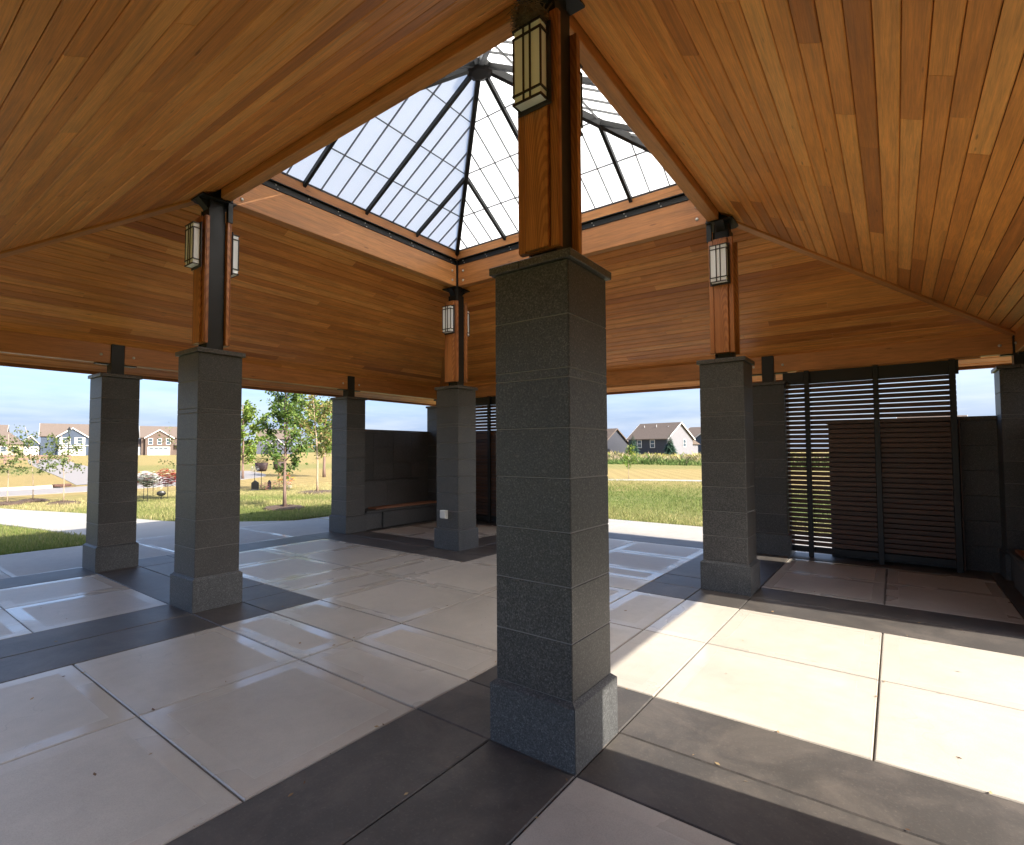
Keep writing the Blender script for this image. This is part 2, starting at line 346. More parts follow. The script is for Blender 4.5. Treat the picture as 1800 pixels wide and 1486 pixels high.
# ================================================================ pavilion floor: slabs with recessed joints
fl = MB().box(-FW+2*C+0.02, FW-0.02, -FW+2*C+0.02, FW-0.02, -0.12, -0.014).build('pavilion_floor', M_joint); tag(fl, kind='structure')
def slab(x0, x1, y0, y1, mat, parent, gap=0.007, z=0.0, b=0.006):
    hx = (x1-x0-gap)/2; hy = (y1-y0-gap)/2; cx = (x0+x1)/2; cy = (y0+y1)/2
    m = MB(); T = 0.05
    prof = [(0, -T), (0, -b), (b, 0)]
    vs = []
    for ins, z_ in prof:
        vs += [(-hx+ins, -hy+ins, z_), (hx-ins, -hy+ins, z_), (hx-ins, hy-ins, z_), (-hx+ins, hy-ins, z_)]
    fs = [(3, 2, 1, 0), (8, 9, 10, 11)]
    for r_ in range(2):
        for i in range(4): fs.append((r_*4+i, r_*4+(i+1) % 4, r_*4+4+(i+1) % 4, r_*4+4+i))
    m.add(vs, fs); o = m.build('slab', mat, parent, (cx, cy, z)); o['half_x'] = hx; o['half_y'] = hy; return o
GL = [-3.13, -2.49, -1.43, -0.27, 0.27, 0.85, C]; GL = GL+[2*C-q for q in GL[:-1]][::-1]
B_ = {3, 4, 7, 8}; M_ = {5, 6}; P0 = {0, 11}
done = set()
for i in range(12):
    for j in range(12):
        if (i, j) in done: continue
        per = i in P0 or j in P0
        dk = per or (i in B_ and j not in M_) or (j in B_ and i not in M_)
        i1, j1 = i, j
        if per:                                       # long edging strips
            if j in P0 and i not in P0 and i in (1, 5, 9): i1 = i+1
            if i in P0 and j not in P0 and j in (1, 5, 9): j1 = j+1
        elif dk and j in B_ and i in (1, 9): i1 = i+1
        elif dk and i in B_ and j in (1, 9): j1 = j+1
        for a in range(i, i1+1):
            for b in range(j, j1+1): done.add((a, b))
        slab(GL[i], GL[i1+1], GL[j], GL[j1+1], M_dark if dk else M_light, fl, 0.009 if not dk else 0.006, z=rnd.uniform(-0.0015, 0.0015))
# outside walk round the pavilion
wk = MB().box(-5.2, FW+2.08, FW+0.004, FW+2.06, -0.13, -0.02).box(FW+0.004, FW+2.06, -5.2, FW, -0.13, -0.02).build('surrounding_walk', M_joint); tag(wk, kind='structure')
ys = [-5.2+2.095*i for i in range(7)]
for i in range(7):
    a = -5.2+2.082*i; a1 = min(a+2.082, FW+2.08)
    if i == 6: a1 = FW+2.08
    slab(a, a1, FW, FW+2.08, M_walk, wk, z=-0.006)
for i in range(6):
    a = -5.2+2.095*i; slab(FW, FW+2.08, a, a+2.095, M_walk, wk, z=-0.006)
def sheet(name, poly, mat, z, th=0.06, kind='structure'):
    vs = [(x, y, z+zg(x, y)+0.035) for x, y in poly]; m = MB(); m.prism(vs, (0, 0, -th))
    return tag(m.build(name, mat), kind=kind)
def smooth_path(ctrl, nseg=8):
    pts = []
    q = [ctrl[0]]+list(ctrl)+[ctrl[-1]]
    for i in range(1, len(q)-2):
        for s in range(nseg):
            t = s/nseg; p0, p1, p2, p3 = (Vector(z) for z in q[i-1:i+3])
            pts.append(0.5*((2*p1)+(-p0+p2)*t+(2*p0-5*p1+4*p2-p3)*t*t+(-p0+3*p1-3*p2+p3)*t*t*t))
    pts.append(Vector(ctrl[-1])); return pts
def ribbon(name, left, right, mat, z, th=0.06):
    L_ = smooth_path(left); R_ = smooth_path(right); m = MB()
    for a, b in zip(L_, R_):
        m.v += [(a.x, a.y, z+zg(a.x, a.y)+0.035), (b.x, b.y, z+zg(b.x, b.y)+0.035), (a.x, a.y, z-th), (b.x, b.y, z-th)]
    for i in range(len(L_)-1):
        a = i*4; b = a+4; m.f += [(a, a+1, b+1, b), (a+2, a, b, b+2), (a+1, a+3, b+3, b+1)]
    return tag(m.build(name, mat), kind='structure')
k = NM('path_concrete', 0.8); gp = k.n('ShaderNodeNewGeometry').outputs['Position']
k.color(k.mix(k.noise(gp, 1.2, 6), (0.26, 0.242, 0.21), (0.35, 0.33, 0.29))); M_path = k.m
ribbon('garden_path', [(1.1, 9.46), (0.72, 10.8), (0.05, 14.2), (-1.6, 20), (-4.5, 27)], [(4.6, 9.46), (2.75, 11.5), (1.95, 15.0), (0.8, 18.5), (-1.4, 27)], M_path, -0.014)
k = NM('asphalt', 0.9); gp = k.n('ShaderNodeNewGeometry').outputs['Position']
k.color(k.mix(k.noise(gp, 5, 6, 0.7), (0.16, 0.145, 0.135), (0.26, 0.24, 0.225))); M_asph = k.m
M_kerb = plain('kerb_concrete', (0.55, 0.50, 0.42), 0.85)
ribbon('lane', [(-12, 26.5), (1.6, 27.0), (7.5, 28.5), (13, 33), (16, 40)], [(-12, 22.8), (1.7, 23.7), (8.5, 25.0), (16, 30), (20, 39)], M_asph, -0.008)
ribbon('side_lane', [(5.5, 29), (8.2, 44), (14.0, 78), (21, 112)], [(11.5, 31), (12.6, 44), (18.0, 76), (26, 111)], M_asph, -0.012)
m = MB()
kp = smooth_path([(-12, 26.6), (1.6, 27.15), (4.6, 27.9)])
for a, b in zip(kp[:-1], kp[1:]):
    nrm = Vector((-(b-a).y, (b-a).x)).normalized()*0.16
    m.prism([(a.x, a.y, 0.1), (b.x, b.y, 0.1), (b.x+nrm.x, b.y+nrm.y, 0.1), (a.x+nrm.x, a.y+nrm.y, 0.1)], (0, 0, -0.16))
tag(m.build('lane_kerb', M_kerb), kind='structure')
k = ribbon('far_trail', [(24.6, 16), (25.1, 10.5), (26.95, 6.4), (29, -6)], [(25.9, 16.3), (26.4, 10.9), (28.2, 6.7), (30.3, -6)], M_path, -0.012)
di = empty('storm_drain', (4.6, 27.75, 0.03), R(13)); tag(di, 'rust brown storm drain inlet set into the lane kerb', 'drain')
M_rust = plain('rusty_iron', (0.10, 0.05, 0.034), 0.85, 0.2, 0.3, 20)
MB().bbox(-0.35, 0.35, -0.12, 0.1, 0.0, 0.10, 0.01).build('inlet_hood', M_rust, di)
for i in range(8): MB().box(-0.33+i*0.085, -0.29+i*0.085, -0.55, -0.14, 0.0, 0.02).build('grate_bar', M_rust, di)

# ================================================================ granite columns
CH = [0.34, 0.635, 0.925, 1.21, 1.495, 1.765, 2.038, 2.088, 2.378, 2.672]
HS = 0.240; HB = 0.267; HC_ = 0.266
_pc = {}
def panel_mesh(h, half, th, mat, key):
    kk = (round(h, 3), half, key)
    if kk not in _pc:
        g_ = 0.0032; b = 0.0025; m = MB()
        a = half-g_; z0 = g_; z1 = h-g_
        vs = [(-a+th, th, z0), (a-th, th, z0), (a-th, th, z1), (-a+th, th, z1),
              (-a, b, z0), (a, b, z0), (a, b, z1), (-a, b, z1),
              (-a+b, 0, z0+b), (a-b, 0, z0+b), (a-b, 0, z1-b), (-a+b, 0, z1-b)]
        fs = [(0, 3, 2, 1), (8, 9, 10, 11)]
        for r_ in (0, 4):
            for i in range(4): fs.append((r_+i, r_+(i+1) % 4, r_+4+(i+1) % 4, r_+4+i))
        m.add(vs, fs); _pc[kk] = m.mesh('stone_panel', mat)
    return _pc[kk]
def stone_panels(parent):
    for kx in range(4):
        Mr = Matrix.Rotation(kx*math.pi/2, 4, 'Z')
        for z0, z1 in zip(CH[:-1], CH[1:]):
            o = bpy.data.objects.new('stone_panel', panel_mesh(z1-z0, HS, 0.03, M_gran, 's'))
            o.matrix_local = Mr @ Matrix.Translation((0, -HS, z0)); link(o, parent)
        # base panel with a sloped top lip
        key = ('base',)
        if key not in _pc:
            m = MB(); a = HB-0.002; c = HS-0.001
            pr = [(a, -HB, 0.0), (a, -HB, 0.318), (c, -HS-0.0005, 0.340), (c-0.03, -HS+0.03, 0.340), (a-0.05, -HB+0.05, 0.0)]
            L_ = [(-x, y, z) for x, y, z in pr]; m.add(L_+pr, [(0, 1, 2, 3, 4), (9, 8, 7, 6, 5), (0, 5, 6, 1), (1, 6, 7, 2), (2, 7, 8, 3), (3, 8, 9, 4), (4, 9, 5, 0)])
            _pc[key] = m.mesh('base_stone', M_granb)
        o = bpy.data.objects.new('base_stone', _pc[key]); o.matrix_local = Mr; link(o, parent)
    MB().box(-HS+0.005, HS-0.005, -HS+0.005, HS-0.005, 0.002, 2.671).build('core', M_grout, parent)
    for y0, y1 in ((-HC_, 0.055), (0.058, HC_)):
        MB().bbox(-HC_, HC_, y0, y1, 2.6735, 2.7205, 0.004).build('cap_stone', M_cap, parent)
def bolt(parent, loc, axis, r_=0.022, nm='bolt'):
    m = MB(); d = Vector(axis); a = d.orthogonal().normalized(); b = d.cross(a)
    pr = [(1.0, 0.0), (1.0, 0.25), (0.75, 0.6), (0.3, 0.8)]
    n_ = 8; vs = []
    for rr, h in pr: vs += [d*(h*r_)+(a*math.cos(q*2*math.pi/n_)+b*math.sin(q*2*math.pi/n_))*rr*r_ for q in range(n_)]
    fs = [tuple(24+q for q in range(n_))]
    for i in range(3):
        for q in range(n_): fs.append((i*n_+q, i*n_+(q+1) % n_, (i+1)*n_+(q+1) % n_, (i+1)*n_+q))
    m.add(vs, fs); return m.build(nm, M_bolt, parent, loc)
def inner_column(loc, qx, qy):
    c = empty('granite_column', (*loc, 0)); stone_panels(c)
    p = MB().bbox(-0.08, 0.08, -0.08, 0.08, 2.70, 4.415, 0.006).box(-0.11, 0.11, -0.11, 0.11, 2.721, 2.737).build('steel_post', M_steel, c)
    MB().box(-0.092, 0.092, -0.094, -0.083, 2.737, 4.30).box(-0.092, 0.092, 0.083, 0.094, 2.737, 4.30).build('cover_plate', M_steel, p)
    # beam seat, gusset wings and the upright between the beams
    MB().box(-0.19, 0.19, -0.15, 0.15, 4.396, 4.412).prism([(-0.19, -0.05, 4.395), (-0.081, -0.05, 4.395), (-0.081, -0.05, 4.30)], (0, 0.1, 0)) \
        .prism([(0.19, -0.05, 4.395), (0.081, -0.05, 4.30), (0.081, -0.05, 4.395)], (0, 0.1, 0)).build('beam_seat', M_steel, p)
    MB().box(*sorted((qx*0.098, qx*0.150)), *sorted((qy*0.098, qy*0.150)), 4.18, 4.80).build('corner_angle', M_steel, p)
    MB().box(-0.07, 0.07, -0.07, 0.07, 4.412, 4.62).build('post_head', M_steel, p)
    for s in (-1, 1):
        bk = MB().bbox(*sorted((s*0.098, s*0.132)), -0.135, 0.135, 2.80, 4.19, 0.003).build('backing_board', M_board, c)
        MB().bbox(*sorted((s*0.134, s*0.166)), -0.078, 0.074, 2.803, 4.186, 0.004).build('face_board', M_board, bk)
        MB().bbox(*sorted((s*0.134, s*0.146)), -0.134, -0.086, 2.803, 4.186, 0.003).bbox(*sorted((s*0.134, s*0.146)), 0.084, 0.134, 2.803, 4.186, 0.003).build('edge_strip', M_board, bk)
        MB().box(*sorted((s*0.08, s*0.098)), -0.05, 0.05, 2.86, 2.95).box(*sorted((s*0.08, s*0.098)), -0.05, 0.05, 4.02, 4.11).build('standoff', M_steel, bk)
    return c
cN = tag(inner_column((0, 0), 1, 1), 'large dark granite column nearest the camera, wood clad post above', 'column', 'inner columns under the skylight')
cL = tag(inner_column((0, S), 1, -1), 'inner granite column at left with a lamp on each side of its post', 'column', 'inner columns under the skylight')
cF = tag(inner_column((S, S), -1, -1), 'farthest inner granite column, grey outlet box low on its face', 'column', 'inner columns under the skylight')
cR = tag(inner_column((S, 0), -1, 1), 'inner granite column at right in front of the big louvred screen', 'column', 'inner columns under the skylight')
def outer_column(loc, axis):
    c = empty('granite_column', (*loc, 0)); stone_panels(c)
    p = MB().bbox(-0.085, 0.085, -0.085, 0.085, 2.70, 3.20, 0.005).box(-0.12, 0.12, -0.12, 0.12, 2.721, 2.737).build('steel_stub_post', M_steel, c)
    if axis == 'x': MB().box(-0.26, 0.26, -0.05, 0.05, 2.868, 2.884).build('beam_seat', M_steel, p)
    elif axis == 'y': MB().box(-0.05, 0.05, -0.26, 0.26, 2.868, 2.884).build('beam_seat', M_steel, p)
    else: MB().box(-0.2, 0.2, -0.05, 0.05, 2.868, 2.884).box(-0.05, 0.05, -0.2, 0.2, 2.8685, 2.8835).build('beam_seat', M_steel, p)
    return c
GO = 'outer columns along the eaves'
for xy, ax, lb in [((0, O), 'x', 'leftmost granite column, out by the lawn, short steel post above'),
                   ((S, O), 'x', 'granite column at the left end of the stone bench'),
                   ((O, O), 'c', 'corner granite pillar at the right end of the stone bench, behind another column'),
                   ((O, S), 'y', 'outer granite column hidden behind the nearest column'),
                   ((O, 0), 'y', 'shaded granite column at the left edge of the big louvred screen'),
                   ((O, -D), 'c', 'dark corner granite pillar at the right edge of the picture'),
                   ((S, -D), 'x', 'granite column on the sunny side right of the picture'),
                   ((0, -D), 'x', 'granite column on the sunny side beside the camera')]:
    tag(outer_column(xy, ax), lb, 'column', GO)
ob = empty('outlet_box', (S-HS, S+0.035, 0.575)); tag(ob, 'small grey weatherproof outlet box on the far granite column', 'outlet box')
MB().bbox(-0.05, 0.0, -0.058, 0.058, -0.072, 0.072, 0.008).build('housing', M_box, ob)
MB().bbox(-0.085, -0.051, -0.062, 0.062, -0.062, 0.075, 0.012).build('cover', M_box, ob)

# ================================================================ wall lamps
def wall_lamp(loc, s):
    t = empty('wall_lamp', loc, 0 if s < 0 else math.pi)      # local -x is outward
    MB().bbox(-0.014, -0.001, -0.112, 0.112, -0.245, 0.245, 0.003).build('back_plate', M_bronze, t)
    dd = 0.086; hw = 0.087; hh = 0.222
    MB().bbox(-dd, -0.016, -hw, hw, -hh, hh, 0.003).build('shade', M_acr, t)
    fr = MB(); q = 0.0055
    def ring(z):
        fr.box(-dd-q*1.6, -dd-0.0005, -hw-q*1.6, hw+q*1.6, z-q, z+q)
        for sy in (-1, 1): fr.box(-dd-0.0005, -0.014, *sorted((sy*(hw+0.0005), sy*(hw+q*1.6))), z-q, z+q)
    for z in (-hh+0.002, -hh+0.052, hh-0.052, hh-0.002): ring(z)
    for y in (-0.022, 0.022): fr.box(-dd-q*1.3, -dd-0.0004, y-q*0.9, y+q*0.9, -hh, hh)
    for sy in (-1, 1): fr.box(-dd-q, -dd+q, *sorted((sy*(hw-q*0.3), sy*(hw+q*1.2))), -hh+0.057, hh-0.057)
    fr.build('frame', M_bronze, t); return t
LZ = 3.86
for (cx, cy, cl) in ((0, 0, 'nearest column'), (0, S, 'left inner column'), (S, S, 'farthest inner column'), (S, 0, 'right inner column')):
    for s in (-1, 1):
        pos = {('nearest column', -1): 'large box lantern at top centre on the nearest column, nest above it',
               ('nearest column', 1): 'box lantern hidden behind the wood boards of the nearest column',
               ('left inner column', -1): 'box lantern on the left side of the left inner column',
               ('left inner column', 1): 'box lantern on the right side of the left inner column',
               ('farthest inner column', -1): 'box lantern facing left on the farthest inner column',
               ('farthest inner column', 1): 'box lantern seen edge on behind the farthest inner column post',
               ('right inner column', -1): 'box lantern on the front of the right inner column',
               ('right inner column', 1): 'box lantern on the hidden back of the right inner column'}[(cl, s)]
        tag(wall_lamp((cx+s*0.167, cy, LZ), s), pos, 'lamp', 'box lanterns on the inner columns')
m = MB()
for i in range(320):
    a = rnd.uniform(0, 6.28); rr = 0.045+0.05*rnd.random(); z = rnd.uniform(0, 0.10); l_ = rnd.uniform(0.03, 0.09)
    p0 = Vector((math.cos(a)*rr, math.sin(a)*rr*0.9, z)); dr = Vector((-math.sin(a), math.cos(a), rnd.uniform(-0.5, 0.5)))+Vector((rnd.uniform(-.5, .5), rnd.uniform(-.5, .5), rnd.uniform(-.3, .3)))
    dr.normalize(); m.tube([p0-dr*l_, p0+dr*l_+Vector((0, 0, rnd.uniform(-.02, .01)))], 0.0018, 3)
m.lathe([(0.03, 0.0), (0.06, 0.01), (0.075, 0.045), (0.06, 0.065), (0.04, 0.04)], n=12)
tag(m.build('bird_nest', M_twig, None, (-0.225, 0.0, 4.09)), "shaggy bird's nest of dry twigs on top of the nearest lantern", 'nest')

# ================================================================ roof
roof = empty('pavilion_roof', (0, 0, 0)); tag(roof, 'hipped pavilion roof lined with honey cedar planks and glulam beams', 'roof')
def frame_k(k_):       # soffit frame: X along the eave, Y down the slope, Z to the visible underside
    Ml = Matrix(((1, 0, 0, C), (0, -1/LL, SL/LL, 0), (0, -SL/LL, -1/LL, ZS), (0, 0, 0, 1))); return ROT[k_] @ Ml
W_ = 0.1222; row0 = 0.004*LL; n_rows = int((EAVE*LL-row0)/W_)+1
sof = ['planked ceiling slope on the sunny right side', 'planked ceiling slope at the back right', 'planked ceiling slope at the back left', 'planked ceiling slope overhead at left']
for k_ in range(4):
    Mf = frame_k(k_); Vm = EAVE*LL
    m = MB(); a0 = C+row0/LL; a1 = C+EAVE
    m.add([(-a0, row0, -0.03), (a0, row0, -0.03), (a1, Vm, -0.03), (-a1, Vm, -0.03), (-a0, row0, -0.004), (a0, row0, -0.004), (a1, Vm, -0.004), (-a1, Vm, -0.004)],
          [(0, 1, 2, 3), (7, 6, 5, 4), (0, 4, 5, 1), (1, 5, 6, 2), (2, 6, 7, 3), (3, 7, 4, 0)])
    so_ = m.build('soffit', M_back, roof); so_.matrix_local = Mf; so_['label'] = sof[k_]
    eave = MB(); prev = []
    for i in range(n_rows):
        v0 = row0+i*W_; v1 = min(v0+W_, Vm)
        if v1-v0 < 0.02: continue
        hl = C+v0/LL; cuts = [-hl-0.2]; u = -hl-rnd.uniform(0.2, 1.6)
        while True:
            u += rnd.choice((1.8, 2.4, 3.0, 3.6, 4.2))+rnd.uniform(-0.3, 0.3)
            while any(abs(u-q) < 0.25 for q in prev): u += 0.3
            if u > hl-0.5: break
            if u > -hl+0.5: cuts.append(u)
        cuts.append(hl+0.2); prev = cuts[1:-1]
        for ua, ub in zip(cuts[:-1], cuts[1:]):
            g_ = 0.0026; b = 0.0055; th = 0.017+rnd.uniform(0, 0.0015)
            va, vb = v0+g_, v1-g_
            cu = (max(ua, -hl)+min(ub, hl))/2; cv = (va+vb)/2
            def pt(u_, v_, z_, s):
                lim = C+v_/LL-0.004; u_ = max(-lim, min(lim, u_+s*0.0008)); return (u_-cu, v_-cv, z_)
            ring_ = lambda va_, vb_, z_: [pt(ua, va_, z_, 1), pt(ub, va_, z_, -1), pt(ub, vb_, z_, -1), pt(ua, vb_, z_, 1)]
            vs = ring_(va, vb, 0)+ring_(va, vb, th-b)+ring_(va+b, vb-b, th)
            fs = [(3, 2, 1, 0), (8, 9, 10, 11)]
            for r_ in (0, 4):
                for q in range(4): fs.append((r_+q, r_+(q+1) % 4, r_+4+(q+1) % 4, r_+4+q))
            if v0/LL > 2.93:
                eave.add([(x+cu, y+cv, z) for x, y, z in vs], fs)
            else:
                o = MB().add(vs, fs).build('plank', M_plank, so_, (cu, cv, 0))
    o = eave.build('eave_boards', M_plank, so_); o['kind'] = 'stuff'
    # hip batten at the +u end of this slope
    T0, T1 = 0.12, EAVE-0.02
    hb = MB(); dirv = Vector((1, -1, -SL)).normalized(); sidev = Vector((1, 1, 0)).normalized(); nv = dirv.cross(sidev).normalized()
    if nv.z > 0: nv = -nv
    A = Vector((S, 0, ZS))+Vector((1, -1, -SL))*T0; Bv = Vector((S, 0, ZS))+Vector((1, -1, -SL))*T1
    o_ = nv*0.008
    sec = [sidev*0.042+o_-nv*0.03, sidev*0.042+o_+nv*0.022, -sidev*0.042+o_+nv*0.022, -sidev*0.042+o_-nv*0.03]
    Lh = (Bv-A).length; Mh = Matrix((dirv, sidev, nv)).transposed().to_4x4(); Mh.translation = A
    hb.bbox(0, Lh, -0.045, 0.045, -0.01, 0.060, 0.004)
    o = hb.build('hip_batten', M_beamX, roof); o.matrix_local = ROT[k_] @ Mh
    # beams on the column lines (local X along the beam)
    ib = MB().bbox(-C+0.152, C-0.152, 0.006, 0.13, 4.418, 4.776, 0.006).build('inner_beam', M_beamX, roof); ib.matrix_local = ROT[k_] @ Matrix.Translation((C, 0, 0))
    for u in (-C+0.26, C-0.26):
        for z in (4.50, 4.66): bolt(ib, (u, 0.131, z), (0, 1, 0), 0.021)
    ch = MB().box(-C+0.152, C-0.152, -0.07, 0.100, 4.777, 4.882).box(-C+0.152, C-0.152, 0.100, 0.142, 4.777, 4.786).box(-C+0.152, C-0.152, 0.100, 0.142, 4.873, 4.882).build('steel_channel', M_steel, roof)
    ch.matrix_local = ROT[k_] @ Matrix.Translation((C, 0, 0))
    for i in range(9):
        u = -C+0.25+i*(2*C-0.5)/8
        for dz in (-0.022, 0.022): bolt(ch, (u+dz*0.6, 0.1005, 4.83+dz), (0, 1, 0), 0.010)
    ct = MB().bbox(-C+0.112, C-0.112, -0.07, 0.112, 4.883, 5.02, 0.004).build('curb_trim', M_beamX, roof); ct.matrix_local = ROT[k_] @ Matrix.Translation((C, 0, 0))
    # the corner blocks that close the curb above the posts
    MB().box(-0.07, 0.1115, -0.07, 0.1115, 4.62, 5.018).build('curb_corner', M_steel, roof).matrix_local = ROT[k_]
    # outer beam in three lengths between the stub posts
    for xa, xb in ((-D+0.087, -0.087), (0.087, S-0.087), (S+0.087, O-0.087)):
        hb2 = (xb-xa)/2; obm = MB().bbox(-hb2, hb2, -0.07, 0.07, 2.886, 3.20, 0.006).build('outer_beam', M_beamX, roof)
        obm.matrix_local = ROT[k_] @ Matrix.Translation(((xa+xb)/2, -D, 0))
        for u in (-hb2+0.12, hb2-0.12): bolt(obm, (u, 0.071, 3.00), (0, 1, 0), 0.020)
        MB().box(-hb2+0.3, hb2-0.3, 0.0, 0.03, 2.862, 2.885).build('conduit', M_beamX, obm) if k_ == 1 else None
    fa = MB().bbox(-C-EAVE-0.045, C+EAVE+0.045, -0.022, 0.022, 2.79, 3.14, 0.003).build('fascia', M_fascia, roof)
    fa.matrix_local = ROT[k_] @ Matrix.Translation((C, -EAVE-0.023, 0))
m = MB(); th = 0.25                                        # roof covering
inn = [(-0.06, -0.06), (S+0.06, -0.06), (S+0.06, S+0.06), (-0.06, S+0.06)]; e = EAVE+0.06
outr = [(-e, -e), (S+e, -e), (S+e, S+e), (-e, S+e)]
zi = ZS-SL*0.06; ze = ZS-SL*e
vs = [(x, y, zi+th) for x, y in inn]+[(x, y, ze+th) for x, y in outr]+[(x, y, zi+th-0.08) for x, y in inn]+[(x, y, ze+th-0.08) for x, y in outr]
fs = []
for i in range(4):
    j = (i+1) % 4; fs += [(i, 4+i, 4+j, j), (8+i, 8+j, 12+j, 12+i), (4+i, 12+i, 12+j, 4+j), (i, j, 8+j, 8+i)]
m.add(vs, fs).build('shingle_roof', M_deck, roof)

# ================================================================ skylight
skl = empty('pyramid_skylight', (C, C, 5.021)); tag(skl, 'translucent pyramid skylight with dark metal rafters and white panels', 'skylight')
a_ = C-0.075; HZ = 1.235
def clip(poly, f):
    r_ = []
    for i in range(len(poly)):
        p0, p1 = poly[i], poly[(i+1) % len(poly)]; d0, d1 = f(p0), f(p1)
        if d0 >= 0: r_.append(p0)
        if d0*d1 < 0: t = d0/(d0-d1); r_.append((p0[0]+(p1[0]-p0[0])*t, p0[1]+(p1[1]-p0[1])*t))
    return r_
slen = math.hypot(a_, HZ)
for k_ in range(4):
    # face frame: X along the base, Y up the slope, Z outwards
    yv = Vector((0, a_, HZ)).normalized(); zv = Vector((1, 0, 0)).cross(yv)
    Mf = Matrix.Rotation(k_*math.pi/2, 4, 'Z') @ Matrix(((1, yv.x, zv.x, 0), (0, yv.y, zv.y, -a_), (0, yv.z, zv.z, 0), (0, 0, 0, 1)))
    bw = a_/8; rh = slen/4
    hipu = lambda s: a_*(1-s/slen)
    for r_ in range(4):
        for b in range(-8, 8):
            q = 0.003
            poly = [(b*bw+q, r_*rh+q), ((b+1)*bw-q, r_*rh+q), ((b+1)*bw-q, (r_+1)*rh-q), (b*bw+q, (r_+1)*rh-q)]
            poly = clip(poly, lambda p_: hipu(p_[1])-0.012-p_[0]); poly = clip(poly, lambda p_: hipu(p_[1])-0.012+p_[0]) if len(poly) > 2 else []
            if len(poly) < 3: continue
            cx = sum(p_[0] for p_ in poly)/len(poly); cy = sum(p_[1] for p_ in poly)/len(poly)
            o = MB().prism([(p_[0]-cx, p_[1]-cy, 0.0) for p_ in poly], (0, 0, 0.012)).build('pane', M_pane, skl)
            o.data.materials.append(M_clear)
            for pi, pg in enumerate(o.data.polygons): pg.material_index = 0 if pi == 1 else 1
            o.matrix_local = Mf @ Matrix.Translation((cx, cy, 0.0))
    for b in range(-7, 8):
        s1 = slen*(1-abs(b)/8)-0.02
        if b % 4 == 0: mb = MB().bbox(-0.022, 0.022, 0.0, s1-0.03, -0.06, -0.001, 0.003); nm = 'rafter'; mt = M_steel
        else: mb = MB().box(-0.004, 0.004, 0.0, s1, -0.014, 0.0115); nm = 'glazing_bar'; mt = M_alu
        mb.build(nm, mt, skl).matrix_local = Mf @ Matrix.Translation((b*bw, 0, 0))
    for r_ in (1, 2, 3):
        w2 = hipu(r_*rh)-0.02; MB().box(-w2, w2, -0.0045, 0.0045, -0.013, 0.0112).build('cross_bar', M_alu, skl).matrix_local = Mf @ Matrix.Translation((0, r_*rh, 0))
    hv = Vector((-1, 1, HZ/a_)); hl = hv.length*a_; hx = hv.normalized(); hy = Vector((1, 1, 0)).normalized(); hz = hx.cross(hy)
    if hz.z < 0: hy = -hy; hz = -hz
    Mh = Matrix((hx, hy, hz)).transposed().to_4x4(); Mh.translation = Vector((a_, -a_, 0))
    MB().bbox(0.0, hl-0.08, -0.030, 0.030, -0.085, 0.008, 0.004).build('hip_rafter', M_steel, skl).matrix_local = Matrix.Rotation(k_*math.pi/2, 4, 'Z') @ Mh
    MB().box(-a_-0.04, a_+0.04, -0.05, 0.03, 0.0005, 0.03).build('sill_bar', M_bronze, skl).matrix_local = Matrix.Rotation(k_*math.pi/2, 4, 'Z') @ Matrix.Translation((0, -a_, 0))
MB().lathe([(0.10, -0.10), (0.155, -0.085), (0.165, 0.0), (0.14, 0.035), (0.02, 0.06)], (0, 0, HZ-0.06), 8).build('apex_hub', M_steel, skl, rz=R(22.5))

# ================================================================ bench walls
def stone_wall(name, label, x0, x1, y0, y1, h, face):
    """wall with granite panels on the side facing the pavilion (face = ('x'|'y', sign))"""
    wl = MB().box(x0, x1, y0, y1, 0.0, h-0.06).build(name, M_granb); tag(wl, label, 'wall', 'granite walls of the corner bays')
    MB().bbox(x0-0.03, x1+0.03, y0-0.03, y1+0.03, h-0.058, h, 0.004).build('coping', M_cap, wl)
    ax, sg = face; L0, L1 = (x0, x1) if ax == 'y' else (y0, y1)
    nseg = max(1, round((L1-L0)/0.62)); seg = (L1-L0)/nseg; zs = [0.0, 0.34]+[0.34+(h-0.06-0.34)*i/5 for i in range(1, 6)]
    for i in range(nseg):
        for za, zb in zip(zs[:-1], zs[1:]):
            a = L0+i*seg+0.0022; b = a+seg-0.0044
            m = MB()
            if ax == 'y':
                q = (y0-0.022, y0-0.0005) if sg < 0 else (y1+0.0005, y1+0.022); m.bbox(a, b, *q, za+0.0022, zb-0.0022, 0.002)
            else:
                q = (x0-0.022, x0-0.0005) if sg < 0 else (x1+0.0005, x1+0.022); m.bbox(*q, a, b, za+0.0022, zb-0.0022, 0.002)
            m.build('stone_panel', M_gran, wl)
    return wl
WH = 2.10
stone_wall('granite_wall', 'dark granite wall behind the stone bench at the back', S+HS+0.02, O-HS-0.004, O+0.215, O+0.44, WH, ('y', -1))
stone_wall('granite_wall', 'dark granite wall behind and right of the big louvred screen', O+0.215, O+0.44, -D+HS-0.03, -0.76, WH, ('x', -1))
stone_wall('granite_wall', 'dark granite wall behind the slim louvred screen', O+0.215, O+0.44, S+0.76, O-HS+0.03, WH, ('x', -1))
stone_wall('granite_wall', 'shaded granite wall behind the bench at the right picture edge', S+HS+0.02, O-HS-0.004, -D-0.44, -D-0.215, WH, ('y', 1))
